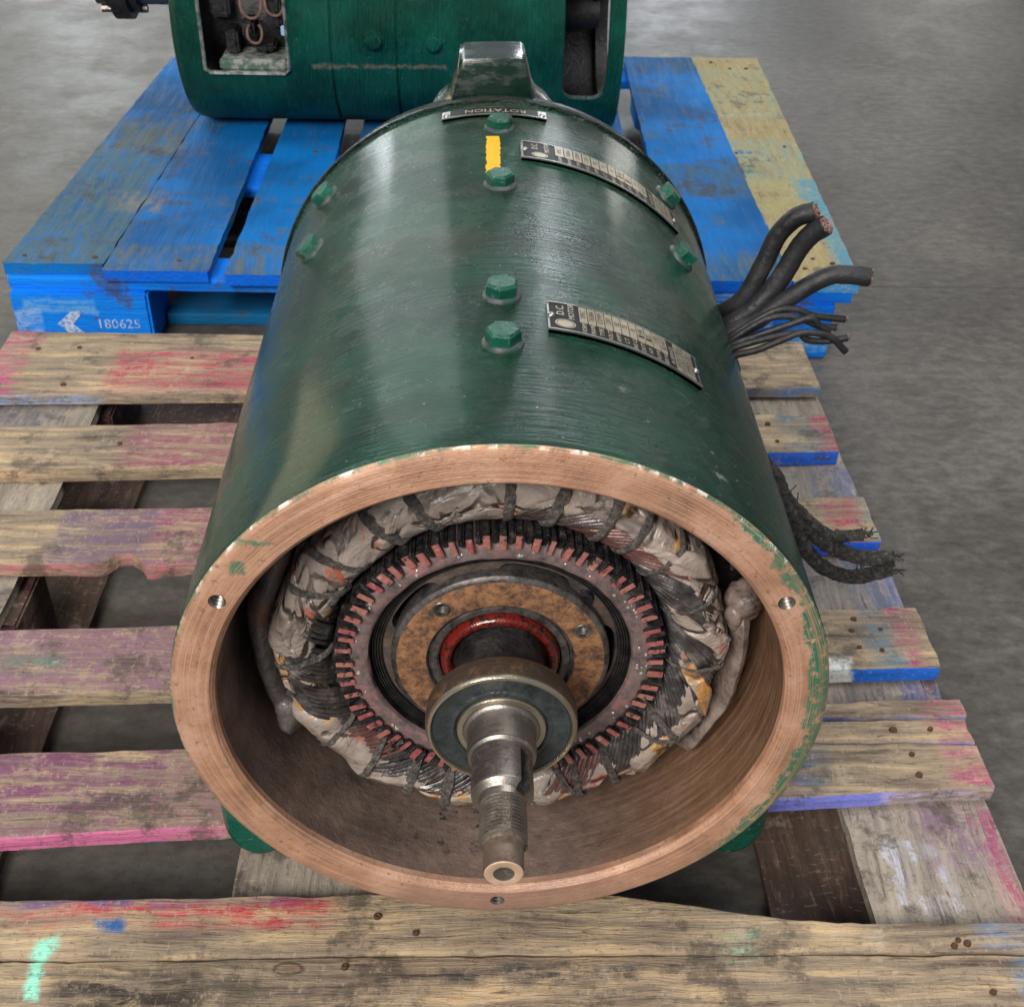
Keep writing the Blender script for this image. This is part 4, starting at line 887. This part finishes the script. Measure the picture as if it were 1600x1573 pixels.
# keyway
b = MB(); vs, fs = box_geo(.066, .13, -.345, -.185, -.017, .017)
Rk = Matrix.Rotation(rad(-44), 3, 'Y'); b.add([Rk @ Vector(v) for v in vs], fs)
vals_ = b.mesh('keyway_side', [MAT_BLACK])
boolsub(shaft, [b.mesh('cutter', [])])
b = MB(); vs, fs = box_geo(.060, .070, -.330, -.180, -.017, .017); b.add([Rk @ Vector(v) for v in vs], fs); part('keyway', b.mesh('keyway', [MAT_BLACK]), shaft)
vs, fs = box_geo(.068, .0905, -.330, -.180, -.0174, -.016); b = MB(); b.add([Rk @ Vector(v) for v in vs], fs)
vs, fs = box_geo(.068, .0885, -.302, -.180, .0162, .0174); b.add([Rk @ Vector(v) for v in vs], fs); part('keyway_wall', b.mesh('keyway_wall', [MAT_SHAFT2]), shaft)

# ------------------------------------------------------------------ cables from the right flank
def cable(P, r, lab=None, cop=.8, name='power_lead'):
    me = tube(name, P, r, MAT_CABLE, 16, 10, nz=.05); o = part(name, me, mo, lab)
    a, c = Vector(P[-2]), Vector(P[-1]); d = (c-a).normalized(); u = Vector((0, 1, 0)); u = (u-d*u.dot(d)).normalized(); w = d.cross(u); b = MB()
    n = 7 if r > .02 else 1
    for i in range(n*3 if n > 1 else 4):
        rr = r*cop*math.sqrt((i+.5)/(n*3 if n > 1 else 4)); an = i*2.4
        q = c+(u*cos(an)+w*sin(an))*rr*.85; b.add(*tube_geo([q-d*.02, q+d*random.uniform(.004, .016)], r*(.22 if n > 1 else .4), 6))
    part('copper_strands', b.mesh('copper_strands', [MAT_COPPER]), o)
    return o
cable([(.80, 1.98, .14), (.92, 1.95, .33), (1.01, 1.9, .445), (1.075, 1.9, .61), (1.11, 1.9, .725), (1.165, 1.88, .81), (1.23, 1.86, .845)], .039)
cable([(.82, 1.92, .14), (.93, 1.87, .31), (1.04, 1.85, .42), (1.13, 1.85, .55), (1.185, 1.85, .685), (1.22, 1.83, .76), (1.265, 1.80, .815)], .041)
cable([(.84, 1.84, .16), (.93, 1.8, .32), (1.05, 1.8, .395), (1.16, 1.8, .495), (1.30, 1.8, .595), (1.38, 1.79, .612), (1.47, 1.78, .608)], .038)
for k, L in enumerate(([(.84, .22), (.93, .33), (1.04, .42), (1.12, .468), (1.20, .472), (1.27, .445), (1.40, .43)], [(.84, .21), (.93, .32), (1.06, .425), (1.15, .45), (1.24, .43), (1.30, .405), (1.365, .40)], [(.84, .19), (.93, .31), (1.04, .365), (1.17, .42), (1.25, .45), (1.29, .42), (1.335, .39)], [(.84, .18), (.93, .30), (1.07, .36), (1.20, .39), (1.25, .36), (1.32, .355), (1.41, .37)], [(.84, .17), (.94, .28), (1.05, .32), (1.15, .37), (1.22, .40), (1.33, .385), (1.41, .315)])):
    cable([(x, 1.76-.015*k, z) for x, z in L], .0145, name='signal_lead')
b = MB(); b.add(*tube_geo([Vector((.80, 1.88, .12)), Vector((.93, 1.86, .245))], .15, 20)); part('cable_grommet', b.mesh('cable_grommet', [MAT_CABLE]), mo)
# frayed leads
def frayed(P, r, seed):
    me = tube('frayed_lead', P, lambda t: r*(1+.12*mn.noise(Vector((t*14, seed, 0)))), MAT_FRAY, 18, 16, nz=.16); o = part('frayed_lead', me, mo)
    r *= .9
    b = MB(); Q = catmull(P, 14); random.seed(seed)
    for k in range(46):
        i = random.randrange(12, len(Q)) if k < 14 else random.randrange(int(len(Q)*.9), len(Q))
        p = Q[i]; d = Vector((random.gauss(0, 1), random.gauss(0, 1), random.gauss(0, 1))).normalized()
        if k >= 14: d = (d*.45+Vector((1, 0, .15))).normalized()
        p0 = p+d*r*.7; l = random.uniform(.015, .045) if k < 14 else random.uniform(.015, .04)
        b.add(*tube_geo([p0, p0+d*l*.5+Vector((0, 0, -.004)), p0+d*l+Vector((random.gauss(0, .006), random.gauss(0, .006), random.gauss(0, .006)))], .0028, 4))
    part('frayed_strands', b.mesh('frayed_strands', [MAT_FRAY]), o)['kind'] = 'stuff'
frayed([(.90, 1.0, .32), (1.0, .97, .22), (1.035, .95, .155), (1.10, .95, .075), (1.18, .95, .00), (1.25, .95, -.045), (1.36, .95, -.035)], .023, 1)
frayed([(.92, .98, .24), (1.01, .95, .165), (1.08, .95, .065), (1.16, .95, -.02), (1.23, .95, -.08), (1.36, .94, -.135), (1.49, .93, -.13)], .029, 2)
frayed([(.95, .95, .20), (1.04, .93, .11), (1.09, .93, .02), (1.13, .93, -.06), (1.22, .93, -.17), (1.35, .93, -.225), (1.49, .93, -.185)], .028, 3)

# ------------------------------------------------------------------ second motor, lying across the blue pallet
g, col, ro, bh, (x, y, z, a) = mat_green('rear_motor_paint', 'x', .05, ((.001, .072, .048), (.003, .135, .092)))
drip = g.noise(g.comb(g.math('MULTIPLY', x, 11.0), g.math('MULTIPLY', a, .7), 0.0), 1, 6, .7)
col = g.mix(g.step(drip, .60, .68, 0, .45), col, (.08, .32, .22)); col = g.mix(g.step(drip, .34, .30, 0, .7), col, (.002, .022, .016))
scr = g.math('MULTIPLY', g.box(g.vm('ADD', g.P, g.vm('SCALE', g.noise(g.P, 9, 5, color=True), .10)), (-.85, 7.6, -.33), (.55, .8, .014), .014), g.step(g.noise(g.P, 12, 4, .7), .42, .5))
col = g.mix(scr, col, (.26, .24, .19))
MAT_G2 = g.out(col, .30, normal=bh)
m2 = root('rear_motor', 'second green motor lying sideways on the blue pallet with its brush window open', 'electric motor', (-.75, 8.42, ZD))
YC, ZC, R2 = 8.42, -.18, .90
def L2(prof, name, mats, **kw):
    vs, fs, ids = lathe_geo([(r_, x_) for r_, x_ in prof], kw.get('seg', 128), kw.get('closed', False), axis='x')
    b = MB(); b.v = [(v[0], v[1]+YC, v[2]+ZC) for v in vs]; b.f = fs; b.mi = [kw['mi'][k] if 'mi' in kw else 0 for k in ids]
    return b.mesh(name, mats, sharp=kw.get('sharp', 35))
x0, x1 = -2.56, 1.09
pr = [(.70, x0-.02), (.80, x0-.02), (.86, x0+.0), (.888, x0+.05), (.90, x0+.14), (.90, -1.30), (.880, -1.294), (.880, -1.278), (.90, -1.272), (.90, -.77), (.880, -.762), (.880, -.748), (.90, -.742), (.90, .44), (.905, .455), (.915, .47), (.915, .88), (.92, .98), (.935, 1.06), (.93, x1), (.86, x1+.01), (.70, x1+.01), (.70, x1-.10), (.84, x1-.12), (.84, x0+.16), (.70, x0+.10)]
fr = part('frame', L2(pr, 'frame', [MAT_G2, MAT_BLACK], closed=True, seg=160, mi=[1 if j >= len(pr)-5 else 0 for j in range(len(pr))]), m2)
def rbox(xa, xb, za, zb, y0, y1, r=.05):
    pts = []
    for cx, cz, a0 in ((xb-r, zb-r, 0), (xa+r, zb-r, 90), (xa+r, za+r, 180), (xb-r, za+r, 270)):
        for i in range(7): a = rad(a0+15*i); pts.append((cx+r*cos(a), cz+r*sin(a)))
    n = len(pts); b = MB(); b.add([(x, y0, z) for x, z in pts]+[(x, y1, z) for x, z in pts], [tuple(range(n)), tuple(range(2*n-1, n-1, -1))]+[(i, (i+1) % n, n+(i+1) % n, n+i) for i in range(n)])
    return b.mesh('cutter', [])
boolsub(fr, [rbox(-2.34, -1.63, -.47, .30, 7.2, 8.2), rbox(.60, .965, -.66, .45, 7.2, 8.2, .12)])
# pale lip of the window: strip following the bottom of the opening
g = G('worn_window_lip'); MAT_LIP2 = g.out(g.mix(g.step(g.noise(g.P, 14, 5, .7), .4, .6), (.07, .13, .10), (.34, .34, .32)), .4)
def wlip(xa, xb, z0, z1, hw):
    b = MB(); P = [Vector((xa+.012, 7.545, z1))]+[Vector((xa+.012, 7.545+0, z0+.05)), Vector((xa+.05, 7.57, z0+.012)), Vector((xb-.05, 7.57, z0+.012)), Vector((xb-.012, 7.545, z0+.05)), Vector((xb-.012, 7.545, z1))]
    b.add(*tube_geo(P, hw, 6, flat=2.6, nup=(0, 1, 0))); return b
part('window_lip', wlip(-2.34, -1.63, -.47, .28, .014).mesh('window_lip', [MAT_LIP2]), m2)
part('armature_core', L2([(.05, -2.5), (.50, -2.5), (.50, -1.6), (.55, -1.55), (.72, -1.5), (.72, .1), (.6, .2), (.25, .25), (.1, .95)], 'armature_core', [MAT_BLACK], seg=64), m2)
b = MB(); b.add(*box_geo(-2.22, -1.66, 7.60, 8.1, -.455, -.36, .02)); part('inner_ledge', b.mesh('inner_ledge', [MAT_LIP2]), m2)
for (bx, bz, w_, h_) in ((-2.19, .02, .16, .16), (-1.98, -.16, .10, .14), (-1.76, -.02, .12, .22), (-1.86, -.30, .18, .06), (-2.12, -.26, .10, .20)):
    b = MB(); b.add(*box_geo(bx-w_/2, bx+w_/2, 7.72, 7.95, bz-h_/2, bz+h_/2, .02)); b.add(*tube_geo([Vector((bx, 7.70, bz)), Vector((bx, 7.73, bz))], .03, 10)); part('brush_holder', b.mesh('brush_holder', [MAT_BLACK], sharp=40), m2)
g = G('brush_lead_brown', .6); MAT_LEAD = g.out(g.mix(g.noise(g.P, 40, 3), (.10, .055, .04), (.28, .17, .13)))
for (cx, cz, rr) in ((-1.93, .06, .085), (-1.74, .07, .075), (-1.92, -.17, .06)):
    P = [Vector((cx+rr*cos(a), 7.68+.01*sin(3*a), cz+1.4*rr*sin(a))) for a in [rad(130+280*i/14) for i in range(15)]]
    b = MB(); b.add(*tube_geo(P, .011, 6)); part('brush_lead', b.mesh('brush_lead', [MAT_LEAD]), m2)
b = MB(); b.add(*box_geo(-1.70, -1.655, 7.64, 7.67, -.18, -.10, .008)); part('terminal', b.mesh('terminal', [G('pale_blue_terminal', .4, 0, (.35, .55, .75)).m]), m2)
for bx, bz in ((-.94, -.17), (-.46, -.18), (-.94, .42), (-.46, .42)):
    th = math.asin((bz-ZC)/R2); c = Vector((bx, YC-R2*cos(th), bz)); nrm = Vector((0, -cos(th), sin(th)))
    h, f1, f2 = hexhead(c, (nrm.x+.0001, nrm.y, nrm.z), .060, .05, .3) if False else (None, None, None)
    u = Vector((1, 0, 0)); w = nrm.cross(u); vs = []; n = 14
    for rr, hh in ((.085, -.01), (.082, .008), (.066, .014), (.064, .045), (.050, .060), (.02, .066)):
        for i in range(n): a = 2*PI*i/n; vs.append(c+nrm*hh+(u*cos(a)+w*sin(a))*rr)
    b = MB(); b.add(vs, [(q*n+i, q*n+(i+1) % n, q*n+n+(i+1) % n, q*n+n+i) for q in range(5) for i in range(n)]+[tuple(range(5*n, 6*n))]); part('bolt', b.mesh('bolt', [MAT_G2], sharp=30), m2)
# shaft and coupling at the left end
b = MB(); b.add(*tube_geo([Vector((-3.36, YC, -.02)), Vector((-2.5, YC, -.02))], .13, 24)); part('shaft', b.mesh('shaft', [MAT_SHAFT2], sharp=40), m2)
b = MB()
for xa, xb, rr in ((-3.20, -3.06, .27), (-3.06, -2.99, .21), (-3.26, -3.20, .18)): b.add(*tube_geo([Vector((xa, YC, -.0)), Vector((xb, YC, -.0))], rr, 40))
part('coupling', b.mesh('coupling', [MAT_BLACK], sharp=40), m2)
b = MB()
for a in range(4):
    an = rad(200+a*90-20); b.add(*tube_geo([Vector((-3.34, YC+.19*cos(an), .19*sin(an))), Vector((-2.95, YC+.19*cos(an), .19*sin(an)))], .035, 8))
part('coupling_bolt', b.mesh('coupling_bolt', [MAT_SHAFT2], sharp=40), m2)
# feet of the rear motor
for fx in (-1.9, .3):
    b = MB(); b.add(*box_geo(fx-.3, fx+.3, 8.35, 9.6, ZD+.003, ZD+.16, .03)); part('foot', b.mesh('foot', [MAT_G2]), m2)
for me_ in list(bpy.data.meshes):
    if me_.users == 0: bpy.data.meshes.remove(me_)
